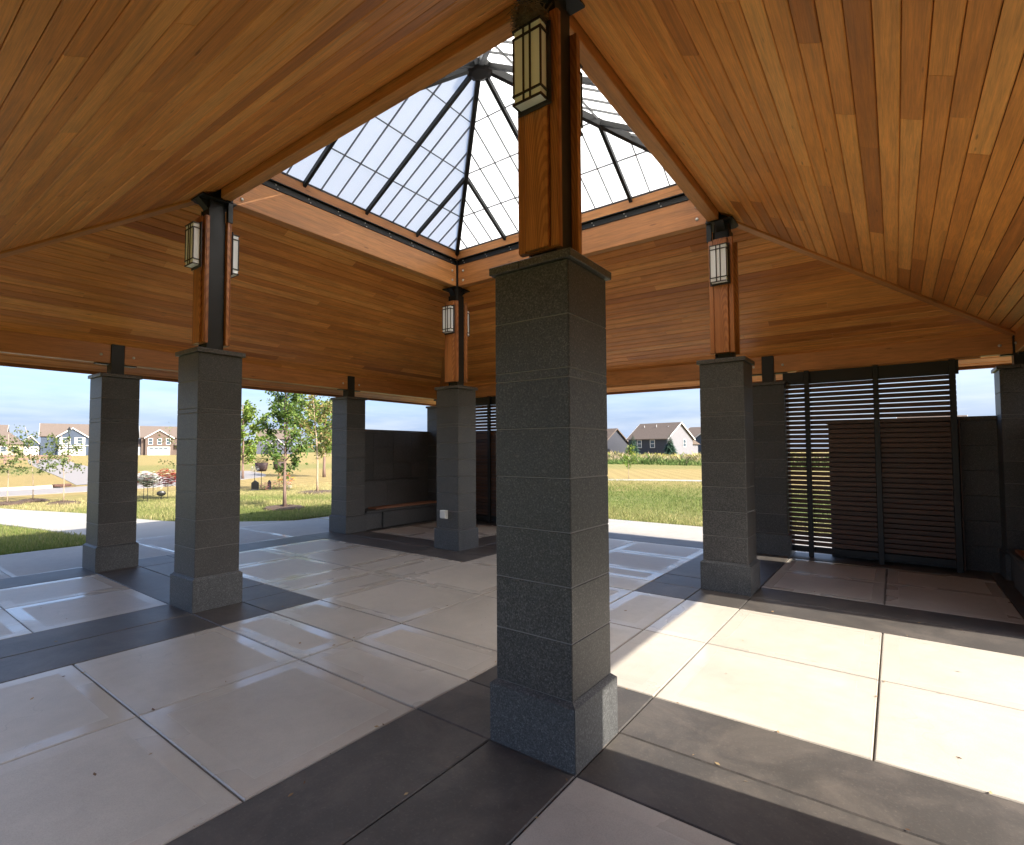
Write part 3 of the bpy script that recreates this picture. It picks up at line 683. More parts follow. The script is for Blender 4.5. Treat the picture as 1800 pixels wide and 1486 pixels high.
def bench(label, cx, cy, rz, full=True):
    b = empty('stone_bench', (cx, cy, 0), rz); tag(b, label, 'bench', 'granite benches with wooden seats')
    L_ = O-S-2*HB-0.02; h = L_/2                          # local: front at y=0, back towards +y
    MB().bbox(-h+0.46, h, 0.012, 0.40, 0.001, 0.345, 0.018).build('base', M_granb, b)
    MB().bbox(-h, -h+0.455, 0.045, 0.40, 0.001, 0.345, 0.012).build('end_stone', M_granb, b)
    MB().bbox(-h, h, 0.0, 0.41, 0.347, 0.398, 0.012).build('seat_slab', M_granb, b)
    bk = MB(); 
    for xa, xb in ((-h+0.08, -h+0.92), (-h+0.925, h-0.35)):
        bk.prism([(xa, 0.335, 0.399), (xa, 0.405, 0.975), (xa, 0.455, 0.985), (xa, 0.455, 0.399)], (xb-xa, 0, 0))
    bk.build('back_stone', M_gran, b)
    for i in range(6): MB().bbox(-h+0.30, h-0.02, 0.05+i*0.046, 0.05+i*0.046+0.038, 0.3995, 0.432, 0.004).build('seat_slat', M_seat, b)
    return b
bench('dark granite bench with wooden slat seat at the back left', (S+O)/2, O-HB+0.005, 0)
bench('dark granite bench in deep shade at the right picture edge', (S+O)/2, -D+HB-0.005, math.pi)

# ================================================================ louvred screens
def screen(label, org, rz, length, posts, side=1, z0=0.10, z1=2.675):
    """local: x along the screen from the column, y towards the pavilion inside"""
    s = empty('louvred_screen', org, rz); tag(s, label, 'screen', 'wooden louvred screens')
    pit_ = 0.0717; n_ = int((z1-0.06-0.14)/pit_)+1; me = None
    for i in range(n_):
        z = z0+0.10+i*pit_
        if me is None:
            me = MB().bbox(0.0, length, -0.016, 0.016, -0.0295, 0.0295, 0.003).mesh('slat', M_slat)
        o = bpy.data.objects.new('slat', me); o.location = (0, 0, z); link(o, s)
    for x in posts: MB().bbox(x-0.033, x+0.033, *sorted((side*0.018, side*0.078)), 0.0, 2.87, 0.004).build('post', M_steel, s)
    MB().bbox(0.0, length+0.03, *sorted((-side*0.02, side*0.016)), z1-0.003, 2.865, 0.004).build('head_rail', M_steel, s)
    MB().bbox(0.0, length+0.03, *sorted((-side*0.02, side*0.016)), z0-0.035, z0+0.055, 0.004).build('foot_rail', M_steel, s)
    MB().bbox(length+0.004, length+0.018, *sorted((-side*0.02, side*0.06)), 0.02, WH-0.05, 0.003).build('end_trim', M_slat, s)
    return s
sx = O-0.03
screen('big louvred wooden screen with steel posts at right', (sx, -0.20, 0), -math.pi/2, 2.03, (0.325, 1.17, 1.99), -1)
s2 = screen('slim view of a louvred screen between two columns at the back', (sx, O-0.67, 0), -math.pi/2, 2.03, (0.04, 0.86, 1.705), -1)
screen('louvred screen above the bench on the sunny right side', (S+0.22, -D-0.50, 0), 0, 2.10, (0.04, 1.05, 2.06))
screen('louvred screen on the sunny side beside the camera', (-2.32, -D-0.10, 0), 0, 2.10, (0.04, 1.05, 2.06))

#OUTSIDE#
# ================================================================ grass
import numpy as np
rng = np.random.default_rng(3)
k = NM('grass_blade', 0.7, 0, 0.2)
at = k.n('ShaderNodeAttribute', attribute_name='tint'); gcol = k.ramp(at.outputs['Fac'], [(0.0, (0.06, 0.105, 0.018)), (0.45, (0.145, 0.19, 0.045)), (0.75, (0.28, 0.27, 0.10)), (1.0, (0.42, 0.35, 0.17))])
k.color(gcol)
tr = k.n('ShaderNodeBsdfTranslucent'); k.l(gcol, tr.inputs[0]); ms = k.n('ShaderNodeMixShader'); ms.inputs[0].default_value = 0.3
k.l(k.b.outputs[0], ms.inputs[1]); k.l(tr.outputs[0], ms.inputs[2]); k.l(ms.outputs[0], k.t.nodes['Material Output'].inputs[0]); M_blade = k.m
def path_mask(x, y):
    yl = np.array([9.46, 10.8, 14.2, 20, 27]); xl = np.array([1.1, .72, .05, -1.6, -4.5]); yr = np.array([9.46, 11.5, 15, 18.5, 27]); xr = np.array([4.6, 2.75, 1.95, .8, -1.4])
    return (x > np.interp(y, yl, xl)-0.03) & (x < np.interp(y, yr, xr)+0.03)
def blades(name, label, n, area, hgt, wid, tint, lean=0.5, group=None):
    """area(n) -> x, y; one triangle-pair blade each"""
    x, y = area(n); n = len(x); a = rng.uniform(0, 2*np.pi, n); h = hgt(x, y)*rng.uniform(0.5, 1.3, n); w_ = wid*rng.uniform(0.6, 1.4, n)
    z = np.array([zg(a_, b_) for a_, b_ in zip(x, y)])-0.01; la = rng.uniform(0, 2*np.pi, n); ln = h*lean*rng.uniform(0, 1, n)
    V = np.zeros((n, 4, 3)); dx = np.cos(a)*w_/2; dy = np.sin(a)*w_/2
    V[:, 0] = np.stack([x-dx, y-dy, z], 1); V[:, 1] = np.stack([x+dx, y+dy, z], 1)
    V[:, 2] = np.stack([x+dx*.7+np.cos(la)*ln*.35, y+dy*.7+np.sin(la)*ln*.35, z+h*.6], 1); V[:, 3] = np.stack([x+np.cos(la)*ln, y+np.sin(la)*ln, z+h], 1)
    me = bpy.data.meshes.new(name); me.vertices.add(4*n); me.vertices.foreach_set('co', V.ravel())
    idx = np.arange(n)[:, None]*4; F = np.concatenate([idx+np.array([0, 1, 2]), idx+np.array([0, 2, 3])], 1).reshape(-1)
    me.loops.add(6*n); me.loops.foreach_set('vertex_index', F.astype(np.int32)); me.polygons.add(2*n)
    me.polygons.foreach_set('loop_start', np.arange(0, 6*n, 3, dtype=np.int32))
    t = me.attributes.new('tint', 'FLOAT', 'POINT'); tv = np.clip(tint(x, y)+rng.normal(0, 0.13, n), 0, 1); t.data.foreach_set('value', np.repeat(tv, 4).astype(np.float32))
    me.update(calc_edges=True); me.validate(); me.materials.append(M_blade)
    o = bpy.data.objects.new(name, me); link(o); return tag(o, label, 'grass', kind='stuff')
def patchn(x, y, s=1.0): return 0.5+0.25*np.sin(x*1.3*s+1.7*np.sin(y*.9*s))+0.25*np.sin(y*1.1*s+2.0*np.sin(x*.7*s+1))
def areaL(n):
    x = rng.uniform(-4, 16, n); y = 9.5+12*rng.random(n)**1.6; m_ = ~path_mask(x, y) & (x < y*0.95-2) & (x > -3.0+(y-9.5)*0.12); return x[m_], y[m_]
blades('lawn_grass', 'green lawn grass growing between the walk and the lane at left', 150000, areaL, lambda x, y: (0.06+0.045*patchn(x, y))*np.clip(1.9-(y-9.5)/8, .35, 1), 0.010,
       lambda x, y: np.clip(0.30+0.34*patchn(x, y)+0.06*(y-9.5)*(.5+.6*patchn(y, x, .5)), 0, .97))
def areaR(n):
    x = 9.5+17*rng.random(n)**1.5; y = rng.uniform(-7, 15, n); m_ = (y > -2.0-(x-9.5)*.2) & (y < 5.5+(x-9.5)*.55); return x[m_], y[m_]
blades('meadow_grass', 'sunny yellowing grass beyond the walk behind the pavilion', 150000, areaR, lambda x, y: 0.05+0.05*patchn(x, y), 0.012,
       lambda x, y: np.clip(0.58+0.32*patchn(x, y)-0.40*np.exp(-((x-17)/5.0)**2)+0.25*np.exp(-((x-10.8)/1.2)**2)*patchn(y, x), 0, 1))
# tall prairie strip in front of the houses at right
k = NM('prairie_stem', 0.8, 0, 0.1); at = k.n('ShaderNodeAttribute', attribute_name='tint')
k.color(k.ramp(at.outputs['Fac'], [(0.0, (0.05, 0.095, 0.022)), (0.45, (0.13, 0.17, 0.05)), (0.7, (0.27, 0.22, 0.13)), (0.86, (0.34, 0.26, 0.20)), (1.0, (0.34, 0.32, 0.06))])); M_prai = k.m
def areaT(n):
    x = rng.uniform(54, 84, n); y = (x+2.8)*rng.uniform(-0.02, 0.52, n)-1.6; m_ = x > 56+3.5*(patchn(x*0, y, .5)-.5)+rng.normal(0, .8, n); return x[m_], y[m_]
sv = M_blade; M_blade = M_prai
blades('prairie_grass', 'tall rough prairie grass strip in front of the far houses', 52000, areaT, lambda x, y: (0.22+0.95*patchn(x, y, .37)*patchn(y, x, 1.3))*(.55+.45*rng.random(len(x)))+0.014*(x-56), 0.055,
       lambda x, y: np.clip(0.05+0.035*(x-56)+0.35*patchn(x, y, .25)+.12*rng.normal(0, 1, len(x)), 0, 1), 0.9)
M_blade = sv

# ================================================================ trees and shrubs
def leafmat(name, c0, c1, c2, tr_=0.35):
    k = NM(name, 0.5, 0, 0.35); g_ = k.n('ShaderNodeNewGeometry'); f = k.noise(k.obj(), 1.6, 3)
    c = k.ramp(k.math('MULTIPLY_ADD', g_.outputs['Random Per Island'], 0.6, k.math('MULTIPLY', f, 0.4)), [(0.15, c0), (0.5, c1), (0.85, c2)])
    k.color(c); t = k.n('ShaderNodeBsdfTranslucent'); k.l(c, t.inputs[0]); ms = k.n('ShaderNodeMixShader'); ms.inputs[0].default_value = tr_
    k.l(k.b.outputs[0], ms.inputs[1]); k.l(t.outputs[0], ms.inputs[2]); k.l(ms.outputs[0], k.t.nodes['Material Output'].inputs[0]); return k.m
M_leaf = leafmat('maple_leaf', (0.035, 0.075, 0.012), (0.085, 0.15, 0.026), (0.19, 0.25, 0.05))
M_leafy = leafmat('bright_leaf', (0.07, 0.13, 0.015), (0.14, 0.22, 0.03), (0.26, 0.31, 0.06))
M_leafr = leafmat('reddish_leaf', (0.07, 0.11, 0.02), (0.16, 0.21, 0.045), (0.36, 0.21, 0.10))
M_leafs = leafmat('sapling_leaf', (0.04, 0.06, 0.015), (0.09, 0.13, 0.03), (0.17, 0.20, 0.06))
M_spr = leafmat('spruce_needle', (0.012, 0.030, 0.018), (0.022, 0.05, 0.03), (0.04, 0.075, 0.045), 0.1)
def leaf(m, c, size, rg):
    d = Vector((rg.gauss(0, 1), rg.gauss(0, 1), rg.gauss(-0.5, 0.7))).normalized(); s = d.orthogonal().normalized()
    s = (Matrix.Rotation(rg.uniform(0, 6.28), 3, d) @ s); l_ = size*rg.uniform(0.7, 1.3); w_ = l_*0.36; n_ = d.cross(s)
    a = c; b = c+d*l_*0.5+s*w_+n_*l_*0.08; t = c+d*l_; e = c+d*l_*0.5-s*w_+n_*l_*0.08
    m.add([a, b, t, e], [(0, 1, 2), (0, 2, 3)])
def tree(name, label, loc, H, trunk_h, crown_w, nleaf, lsize, mleaf, mbark, r0=0.05, seed=1, lean=(0, 0), nlimb=14, spread=1.0, up=0.7, group=None, forks=1):
    rg = random.Random(seed); t = empty(name, (loc[0], loc[1], zg(*loc[:2]) if len(loc) < 3 else loc[2])); tag(t, label, 'tree', group)
    tm = MB(); ends = []
    for fk in range(forks):
        off = Vector((rg.uniform(-.12, .12)*fk*H*.25, rg.uniform(-.1, .1)*fk*H*.25, 0))
        axis = [Vector((lean[0]*q*q*H, lean[1]*q*q*H, q*H*(1-0.12*fk)))+off*q+Vector((rg.uniform(-.012, .012)*H*q, rg.uniform(-.012, .012)*H*q, 0)) for q in [i/7 for i in range(8)]]
        tm.tube(axis, [r0*(1-0.72*i/7)*(1 if fk == 0 else .7)*(1.25 if i == 0 else 1) for i in range(8)], 8)
        for i in range(nlimb//forks):
            q = trunk_h/H+(1-trunk_h/H)*(i+rg.random()*.7)/(nlimb//forks)*0.92; j = min(6, int(q*7)); fr_ = q*7-j; p0 = axis[j].lerp(axis[j+1], min(1, fr_))
            a = i*2.399+rg.uniform(-.5, .5)+fk; prof = math.sin(math.pi*min(1, max(0.10, (q-trunk_h/H*0.75)/(1.0-trunk_h/H*0.75)))**0.8)
            L_ = crown_w*0.5*spread*(0.30+0.75*prof)*rg.uniform(.65, 1.15)
            d = Vector((math.cos(a), math.sin(a), up*rg.uniform(.6, 1.4))).normalized()
            p1 = p0+d*L_*.5+Vector((0, 0, L_*.05)); p2 = p0+d*L_+Vector((rg.uniform(-.1, .1), rg.uniform(-.1, .1), L_*.18))
            tm.tube([p0, p1, p2], [r0*.34, r0*.2, r0*.06], 5)
            ends.append((p0.lerp(p1, .4), p1, p2, L_))
            for s_ in range(3):
                b0 = p0.lerp(p2, rg.uniform(.35, .95)); dd = (d+Vector((rg.uniform(-1, 1), rg.uniform(-1, 1), rg.uniform(-.4, .8)))).normalized(); b1 = b0+dd*L_*rg.uniform(.25, .5)
                tm.tube([b0, b1], [r0*.12, r0*.04], 4); ends.append((b0, b0.lerp(b1, .5), b1, L_*.5))
    tm.build('trunk', mbark, t, smooth=True)
    cm_ = MB(); tw = sum(e[3] for e in ends)
    for (p0, p1, p2, wgt) in ends:
        nn = max(3, int(nleaf*wgt/tw))
        for _ in range(nn):
            q = rg.random()**.7; c = (p0.lerp(p1, q*2) if q < .5 else p1.lerp(p2, q*2-1)); sp = 0.035*H*rg.random()+0.02
            c = c+Vector((rg.gauss(0, 1), rg.gauss(0, 1), rg.gauss(-.2, .8)))*sp; leaf(cm_, c, lsize, rg)
    cm_.build('crown', mleaf, t); return t
def mulch(loc, r_, label, seed=0):
    rg = random.Random(seed); n_ = 18; m = MB(); vs = []
    for rr, z in ((1.0, 0.0), (0.85, 0.05), (0.45, 0.085), (0.08, 0.06)):
        for i in range(n_):
            a = i*2*math.pi/n_; q = rr*r_*rg.uniform(.9, 1.1); vs.append((q*math.cos(a), q*math.sin(a), z+rg.uniform(-.012, .012)))
    fs = [(j*n_+i, j*n_+(i+1) % n_, (j+1)*n_+(i+1) % n_, (j+1)*n_+i) for j in range(3) for i in range(n_)]+[tuple(3*n_+i for i in range(n_))]
    m.add(vs, fs)
    for _ in range(90):
        a = rg.uniform(0, 6.28); q = r_*rg.random()**.5; c = Vector((q*math.cos(a), q*math.sin(a), 0.075*(1-(q/r_)**2)+.015)); d = Vector((rg.gauss(0, 1), rg.gauss(0, 1), rg.gauss(0, .3))).normalized()*.05
        m.tube([c-d, c+d], 0.008, 3)
    tag(m.build('mulch_bed', M_mulch, None, (loc[0], loc[1], zg(*loc)-0.0)), label, 'mulch')
mulch((6.02, 12.16), 0.62, 'round mulch bed under the maple by the walk', 1)
tree('maple_tree', 'young leafy maple tree beside the walk, left of centre', (6.02, 12.16), 3.75, 0.85, 2.1, 3000, 0.095, M_leaf, M_bark, 0.05, 5, (0.0, 0.0), 18, 0.95, 1.25, 'young trees on the lawn', 2)
mulch((10.06, 16.18), 0.8, 'mulch bed under the slender tree behind the maple', 2)
tree('slender_tree', 'slender young tree with reddish leaf tips behind the maple', (10.06, 16.18), 4.0, 1.3, 2.3, 2000, 0.11, M_leafr, M_barky, 0.04, 8, (-0.05, 0.02), 14, 1.0, 0.6, 'young trees on the lawn')
tree('shade_tree', 'round shade tree farther off, partly hidden by a granite column', (17.8, 26.2), 4.6, 1.3, 3.4, 4200, 0.16, M_leafy, M_bark, 0.09, 9, (0, 0), 18, 1.0, 0.5, 'young trees on the lawn')
tree('bright_tree', 'bright green tree showing beside the left inner column', (13.4, 28.0), 4.4, 0.9, 2.7, 4200, 0.15, M_leafy, M_bark, 0.07, 12, (0, 0), 18, 1.0, 0.6, 'young trees on the lawn')
for i, (x, y, h_, ln, lb) in enumerate([(2.0, 20.5, 2.45, (-.10, .02), 'thin sapling with drooping crown, nearer the leftmost column'), (2.42, 18.85, 2.2, (-.05, 0), 'thin sapling closest to the leftmost granite column'),
                                   (1.25, 20.0, 2.2, (-.02, 0), 'thin sapling at the left edge of the picture')]):
    mulch((x, y), 0.45, ['mulch bed of the middle sapling at left', 'mulch bed of the sapling by the leftmost column', 'mulch bed of the sapling at the picture edge'][i], 5+i)
    tree('sapling', lb, (x, y), h_, 0.85, 1.25, 620, 0.075, M_leafs, M_barky, 0.016, 20+i, ln, 10, 1.0, 0.35, 'thin staked saplings at left')
tree('sapling', 'tiny pale sapling alone in the meadow before the far house', (26.8, 10.2), 1.95, 0.55, 0.95, 420, 0.10, M_leafy, M_barky, 0.018, 31, (0, 0), 9, 1.0, 0.7)
tree('sapling', 'branch of a drooping sapling beside the left inner column', (5.6, 17.3), 3.0, 0.8, 2.6, 420, 0.07, M_leafs, M_barky, 0.016, 33, (0, 0), 9, 1.0, 0.1)
def spruce(label, loc, H, seed):
    rg = random.Random(seed); t = empty('spruce_tree', (*loc, zg(*loc))); tag(t, label, 'tree', 'blue spruces by the far house')
    MB().tube([(0, 0, 0), (0, 0, H*.95)], [H*.03, H*.006], 6).build('trunk', M_bark, t); m = MB()
    for i in range(26):
        z = H*(0.06+0.92*i/26); L_ = H*.36*(1-i/26)**.85+.05; nb = max(5, int(13*(1-i/30)))
        for j in range(nb):
            a = j*2*math.pi/nb+i*.7+rg.uniform(-.2, .2); l_ = L_*rg.uniform(.75, 1.12); d = Vector((math.cos(a), math.sin(a), -.18)); s = Vector((-math.sin(a), math.cos(a), 0))
            c = Vector((0, 0, z)); wd = l_*.26
            m.add([c, c+d*l_*.55+s*wd+Vector((0, 0, -.05*l_)), c+d*l_, c+d*l_*.55-s*wd+Vector((0, 0, -.05*l_)), c+d*l_*.5+Vector((0, 0, .14*l_))], [(0, 1, 4), (1, 2, 4), (2, 3, 4), (3, 0, 4), (0, 3, 2, 1)])
    m.build('crown', M_spr, t)
spruce('dark blue spruce at the left corner of the charcoal house', (98.8, 37.9), 4.6, 1)
spruce('wide blue spruce at the gable corner of the charcoal house', (101.0, 31.6), 4.7, 2)

# ================================================================ houses
def siding(name, c):
    k = NM(name, 0.7, 0, 0.3); tcn = k.n('ShaderNodeTexCoord'); sp = k.n('ShaderNodeSeparateXYZ'); k.l(tcn.outputs['Object'], sp.inputs[0])
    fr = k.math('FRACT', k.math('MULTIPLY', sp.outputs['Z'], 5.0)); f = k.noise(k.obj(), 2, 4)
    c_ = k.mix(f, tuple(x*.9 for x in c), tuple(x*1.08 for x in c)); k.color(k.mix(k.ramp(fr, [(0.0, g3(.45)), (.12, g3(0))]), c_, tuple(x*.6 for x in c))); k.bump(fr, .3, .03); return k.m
M_sblue = siding('blue_siding', (0.045, 0.062, 0.092)); M_sbrn = siding('brown_siding', (0.11, 0.078, 0.062)); M_stan = siding('cream_siding', (0.40, 0.33, 0.225))
M_schar = siding('charcoal_siding', (0.038, 0.041, 0.052)); M_sgrey = siding('grey_siding', (0.17, 0.168, 0.18)); M_sgrey2 = siding('slate_siding', (0.085, 0.09, 0.115))
k = NM('house_shingle', 0.95, 0, 0.1); v_ = k.obj(); k.color(k.mix(k.noise(v_, 3.5, 6, .7), (0.09, 0.070, 0.058), (0.165, 0.132, 0.11))); M_hroof = k.m
M_garage = plain('garage_white', (0.50, 0.49, 0.46), 0.55, 0, 0.04)
def gable_roof(h, x0, x1, y0, y1, ze, zr, ridge, mat_wall, oh=0.35, nm='roof', trim=None):
    """ridge along 'x' or 'y'; gable triangles belong to the wall"""
    m = MB(); T = .16
    if ridge == 'x':
        yc = (y0+y1)/2; s = (zr-ze)/(yc-y0); f = lambda y: ze+s*(y-y0)
        for sg in (1, -1):
            ya = y0-oh if sg > 0 else y1+oh; za = ze-s*oh
            m.prism([(x0-oh, ya, za), (x0-oh, yc, zr), (x0-oh, yc, zr+T), (x0-oh, ya, za+T)], (x1-x0+2*oh, 0, 0))
        for xg in (x0+.002, x1-.142): MB().prism([(xg, y0, ze), (xg, y1, ze), (xg, yc, zr)], (.14, 0, 0)).build('gable_wall', mat_wall, h)
        tm = MB()
        for xx in (x0-oh-.06, x1+oh):
            for sg in (1, -1):
                ya = y0-oh if sg > 0 else y1+oh; za = ze-s*oh
                tm.prism([(xx, ya, za-.12), (xx, yc, zr-.12), (xx, yc, zr+T+.02), (xx, ya, za+T+.02)], (.06, 0, 0))
    else:
        xc = (x0+x1)/2; s = (zr-ze)/(xc-x0)
        for sg in (1, -1):
            xa = x0-oh if sg > 0 else x1+oh; za = ze-s*oh
            m.prism([(xa, y0-oh, za), (xc, y0-oh, zr), (xc, y0-oh, zr+T), (xa, y0-oh, za+T)], (0, y1-y0+2*oh, 0))
        for yg in (y0+.002, y1-.142): MB().prism([(x0, yg, ze), (x1, yg, ze), (xc, yg, zr)], (0, .14, 0)).build('gable_wall', mat_wall, h)
        tm = MB()
        for yy in (y0-oh-.06, y1+oh):
            for sg in (1, -1):
                xa = x0-oh if sg > 0 else x1+oh; za = ze-s*oh
                tm.prism([(xa, yy, za-.12), (xc, yy, zr-.12), (xc, yy, zr+T+.02), (xa, yy, za+T+.02)], (0, .06, 0))
    o = m.build(nm, M_hroof, h); tm.build('gable_trim', trim or M_white, o); return o
def hwin(h, x, z, w_, hh, y=0.0, ax='y', mull=True, shutters=False):
    """window on a wall plane; ax 'y': plane y (facing -y); ax 'x': plane x (facing +x)"""
    f = MB(); t = .10
    def b_(m, a0, a1, z0, z1, d0, d1):
        if ax == 'y': m.box(a0, a1, y-d1, y-d0, z0, z1)
        else: m.box(y+d0, y+d1, a0, a1, z0, z1)
    for a0, a1, z0, z1 in ((x-w_/2-t, x+w_/2+t, z-t, z), (x-w_/2-t, x+w_/2+t, z+hh, z+hh+t), (x-w_/2-t, x-w_/2, z, z+hh), (x+w_/2, x+w_/2+t, z, z+hh)): b_(f, a0, a1, z0, z1, 0.004, .08)
    b_(f, x-w_/2, x+w_/2, z+hh*.48, z+hh*.53, .03, .07)
    if mull and w_ > 1.1: b_(f, x-.03, x+.03, z, z+hh, .031, .071)
    o = f.build('window', M_white, h); g_ = MB(); b_(g_, x-w_/2, x+w_/2, z, z+hh, .004, .03); g_.build('pane', M_glass, o)
    if shutters:
        s = MB()
        for q in (-1, 1): b_(s, *sorted((x+q*(w_/2+t+.02), x+q*(w_/2+t+.5))), z-t, z+hh+t, .004, .06)
        s.build('shutter', M_white, h)
def garage(h, x, w_, z0=0.0, y=0.0):
    g_ = MB(); n_ = 4; hh = 2.2
    for i in range(n_): g_.bbox(x-w_/2, x+w_/2, y-.06, y-.004, z0+i*hh/n_+.012, z0+(i+1)*hh/n_-.012, .02)
    o = g_.build('garage_door', M_garage, h)
    MB().box(x-w_/2-.15, x-w_/2-.001, y-.09, y-.004, z0, z0+hh+.15).box(x+w_/2+.001, x+w_/2+.15, y-.09, y-.004, z0, z0+hh+.15).box(x-w_/2, x+w_/2, y-.09, y-.004, z0+hh+.001, z0+hh+.15).build('door_trim', M_white, o)
    s = MB()
    for i in range(4): s.box(x-w_/2+.25+i*(w_-.5)/4, x-w_/2+.05+(i+1)*(w_-.5)/4, y-.075, y-.061, z0+hh*.78, z0+hh*.93)
    s.build('door_lights', M_glass, o)
def house(label, loc, rz): 
    h = empty('house', (loc[0], loc[1], zg(*loc)-0.1), rz); return tag(h, label, 'house', 'houses of the far subdivision')
def wallbox(h, x0, x1, y0, y1, z1, mat): return MB().box(x0, x1, y0, y1, -.6, z1).build('wall', mat, h)
FR = -14
# blue two-storey house
h = house('blue two storey house with front gable and white garage doors', (39.3, 161.3), R(FR))
wallbox(h, -5.5, 6.5, 0, 10, 5.1, M_sblue); gable_roof(h, -5.5, 6.5, 0, 10, 5.1, 8.2, 'x', M_sblue)
wallbox(h, -2.2, 4.0, -1.2, -.003, 4.9, M_sblue); gable_roof(h, -2.2, 4.0, -1.2, 3.2, 4.9, 7.0, 'y', M_sblue, .3, 'porch_roof')
hwin(h, -.6, 3.1, 1.0, 1.5, -1.2, 'y', False, True); hwin(h, 2.4, 3.1, 1.0, 1.5, -1.2, 'y', False, True); garage(h, .9, 5.2, 0, -1.21)
MB().box(-2.4, 4.2, -1.5, -1.205, 2.55, 2.75).build('band_board', M_white, h)
wallbox(h, -9.5, -5.503, 1.0, 8, 2.8, M_sblue); gable_roof(h, -9.5, -5.503, 1.0, 8, 2.8, 5.0, 'y', M_sblue, .3, 'garage_roof'); garage(h, -7.4, 3.0, 0, .99)
# cream house with low hip roof
h = house('cream house with low brown roof at the far left', (24.0, 163.5), R(FR))
wallbox(h, -6.5, 6.5, 0, 10, 3.1, M_stan); m = MB()
m.add([(-7, -.5, 2.9), (7, -.5, 2.9), (7, 10.5, 2.9), (-7, 10.5, 2.9), (-3.6, 5, 6.0), (3.6, 5, 6.0)], [(0, 1, 5, 4), (1, 2, 5), (2, 3, 4, 5), (3, 0, 4), (0, 3, 2, 1)]); m.build('roof', M_hroof, h)
garage(h, -4.0, 4.6, 0, -.01); hwin(h, 3.0, 1.1, 1.0, 1.2, -.003); hwin(h, 5.0, 1.1, .8, 1.2, -.003, 'y', False)
MB().tube([(1, 3, 4.6), (1, 3, 5.4)], .08, 6).build('roof_vent', M_white, h); MB().tube([(5, 3.5, 4.2), (5, 3.5, 5.0)], .08, 6).build('roof_vent', M_white, h)
# neighbour cut by the picture edge
h = house('two storey house cut by the left picture edge', (25.1, 181.8), R(FR))
wallbox(h, -6, 5.4, 0, 10, 5.2, M_sgrey); gable_roof(h, -6, 5.4, 0, 10, 5.2, 8.2, 'x', M_sgrey); hwin(h, 3.9, 3.1, 1.3, 1.4, -.003); hwin(h, 1.0, 3.1, 1.3, 1.4, -.003); garage(h, 2.0, 5.2, 0, -.01)
# brown two-storey house
h = house('brown two storey house with front gable and three upper windows', (59.4, 153.7), R(FR-4))
wallbox(h, -5.5, 7.5, 0, 10, 5.0, M_sbrn); gable_roof(h, -5.5, 7.5, 0, 10, 5.0, 8.0, 'x', M_sbrn)
wallbox(h, -4.6, 2.0, -1.2, -.003, 4.8, M_sbrn); gable_roof(h, -4.6, 2.0, -1.2, 3.2, 4.8, 6.9, 'y', M_sbrn, .3, 'front_roof')
for x in (-3.4, -1.3, .8): hwin(h, x, 3.05, .9, 1.5, -1.2, 'y', False)
garage(h, -1.4, 5.0, 0, -1.21); wallbox(h, -8.4, -5.503, 1.0, 8, 2.7, M_sgrey2); gable_roof(h, -8.4, -5.503, 1.0, 8, 2.7, 4.4, 'x', M_sgrey2, .25, 'side_roof'); garage(h, -6.9, 2.4, 0, .99)
MB().box(4.2, 4.5, -1.2, -.9, 0, 2.6).build('porch_post', M_white, h); hwin(h, 5.5, 3.1, 1.2, 1.3, -.003); MB().prism([(2.3, -1.5, 2.75), (2.3, -.004, 3.2), (2.3, -.004, 2.75)], (5.2, 0, 0)).build('porch_roof', M_hroof, h)
# grey house behind the maple
h = house('small grey house seen left of the maple crown', (92.3, 154.5), R(FR-22))
wallbox(h, -4.6, 6, 0, 9, 5.2, M_sgrey2); gable_roof(h, -4.6, 6, 0, 9, 5.2, 8.2, 'x', M_sgrey2); hwin(h, -2.2, 3.4, 1.1, 1.4, -.003)
wallbox(h, -.5, 4.5, -3.0, -.003, 2.8, M_sgrey2); gable_roof(h, -.5, 4.5, -3, 1, 2.8, 5.0, 'y', M_sgrey2, .3, 'front_roof')
h = house('brown roofed house mostly hidden behind the maple crown', (113.0, 143.0), R(FR-24))
wallbox(h, -6, 6, 0, 9, 4.9, M_sbrn); gable_roof(h, -6, 6, 0, 9, 4.9, 7.8, 'x', M_sbrn); hwin(h, 0, 3.1, 1.2, 1.4, -.003); garage(h, 2.5, 4.8, 0, -.01)
# charcoal house in the right gap; local -x axis faces the camera, gable to the sun
h = house('charcoal house with pale grey gable and brown roof beyond the meadow', (116.1, 37.0), R(-15))
wallbox(h, 0, 10, 0, 10, 3.9, M_sgrey); MB().box(-.07, -.002, -.02, 10.02, -.6, 3.9).build('dark_siding', M_schar, h)
gable_roof(h, 0, 10, 0, 10, 3.9, 7.4, 'y', M_sgrey, .4)
def xwin(h, y, z, w_, hh):
    f = MB(); t = .11
    for a0, a1, z0, z1 in ((y-w_/2-t, y+w_/2+t, z-t, z), (y-w_/2-t, y+w_/2+t, z+hh, z+hh+t), (y-w_/2-t, y-w_/2, z, z+hh), (y+w_/2, y+w_/2+t, z, z+hh), (y-w_/2, y+w_/2, z+hh*.48, z+hh*.54)): f.box(-.16, -.074, a0, a1, z0, z1)
    o = f.build('window', M_white, h); MB().box(-.11, -.073, y-w_/2, y+w_/2, z, z+hh).build('pane', M_glass, o)
xwin(h, 3.6, 1.9, 1.0, 1.6); xwin(h, 7.0, 1.9, 1.0, 1.6); hwin(h, 6.6, 2.1, 1.0, 1.5, -.003)
for y_, z_ in ((2.0, 6.2), (5.0, 6.6), (8.2, 6.5)): MB().tube([(3.6, y_, 6.0), (3.6, y_, z_+.5)], .09, 6).build('roof_vent', M_white, h)
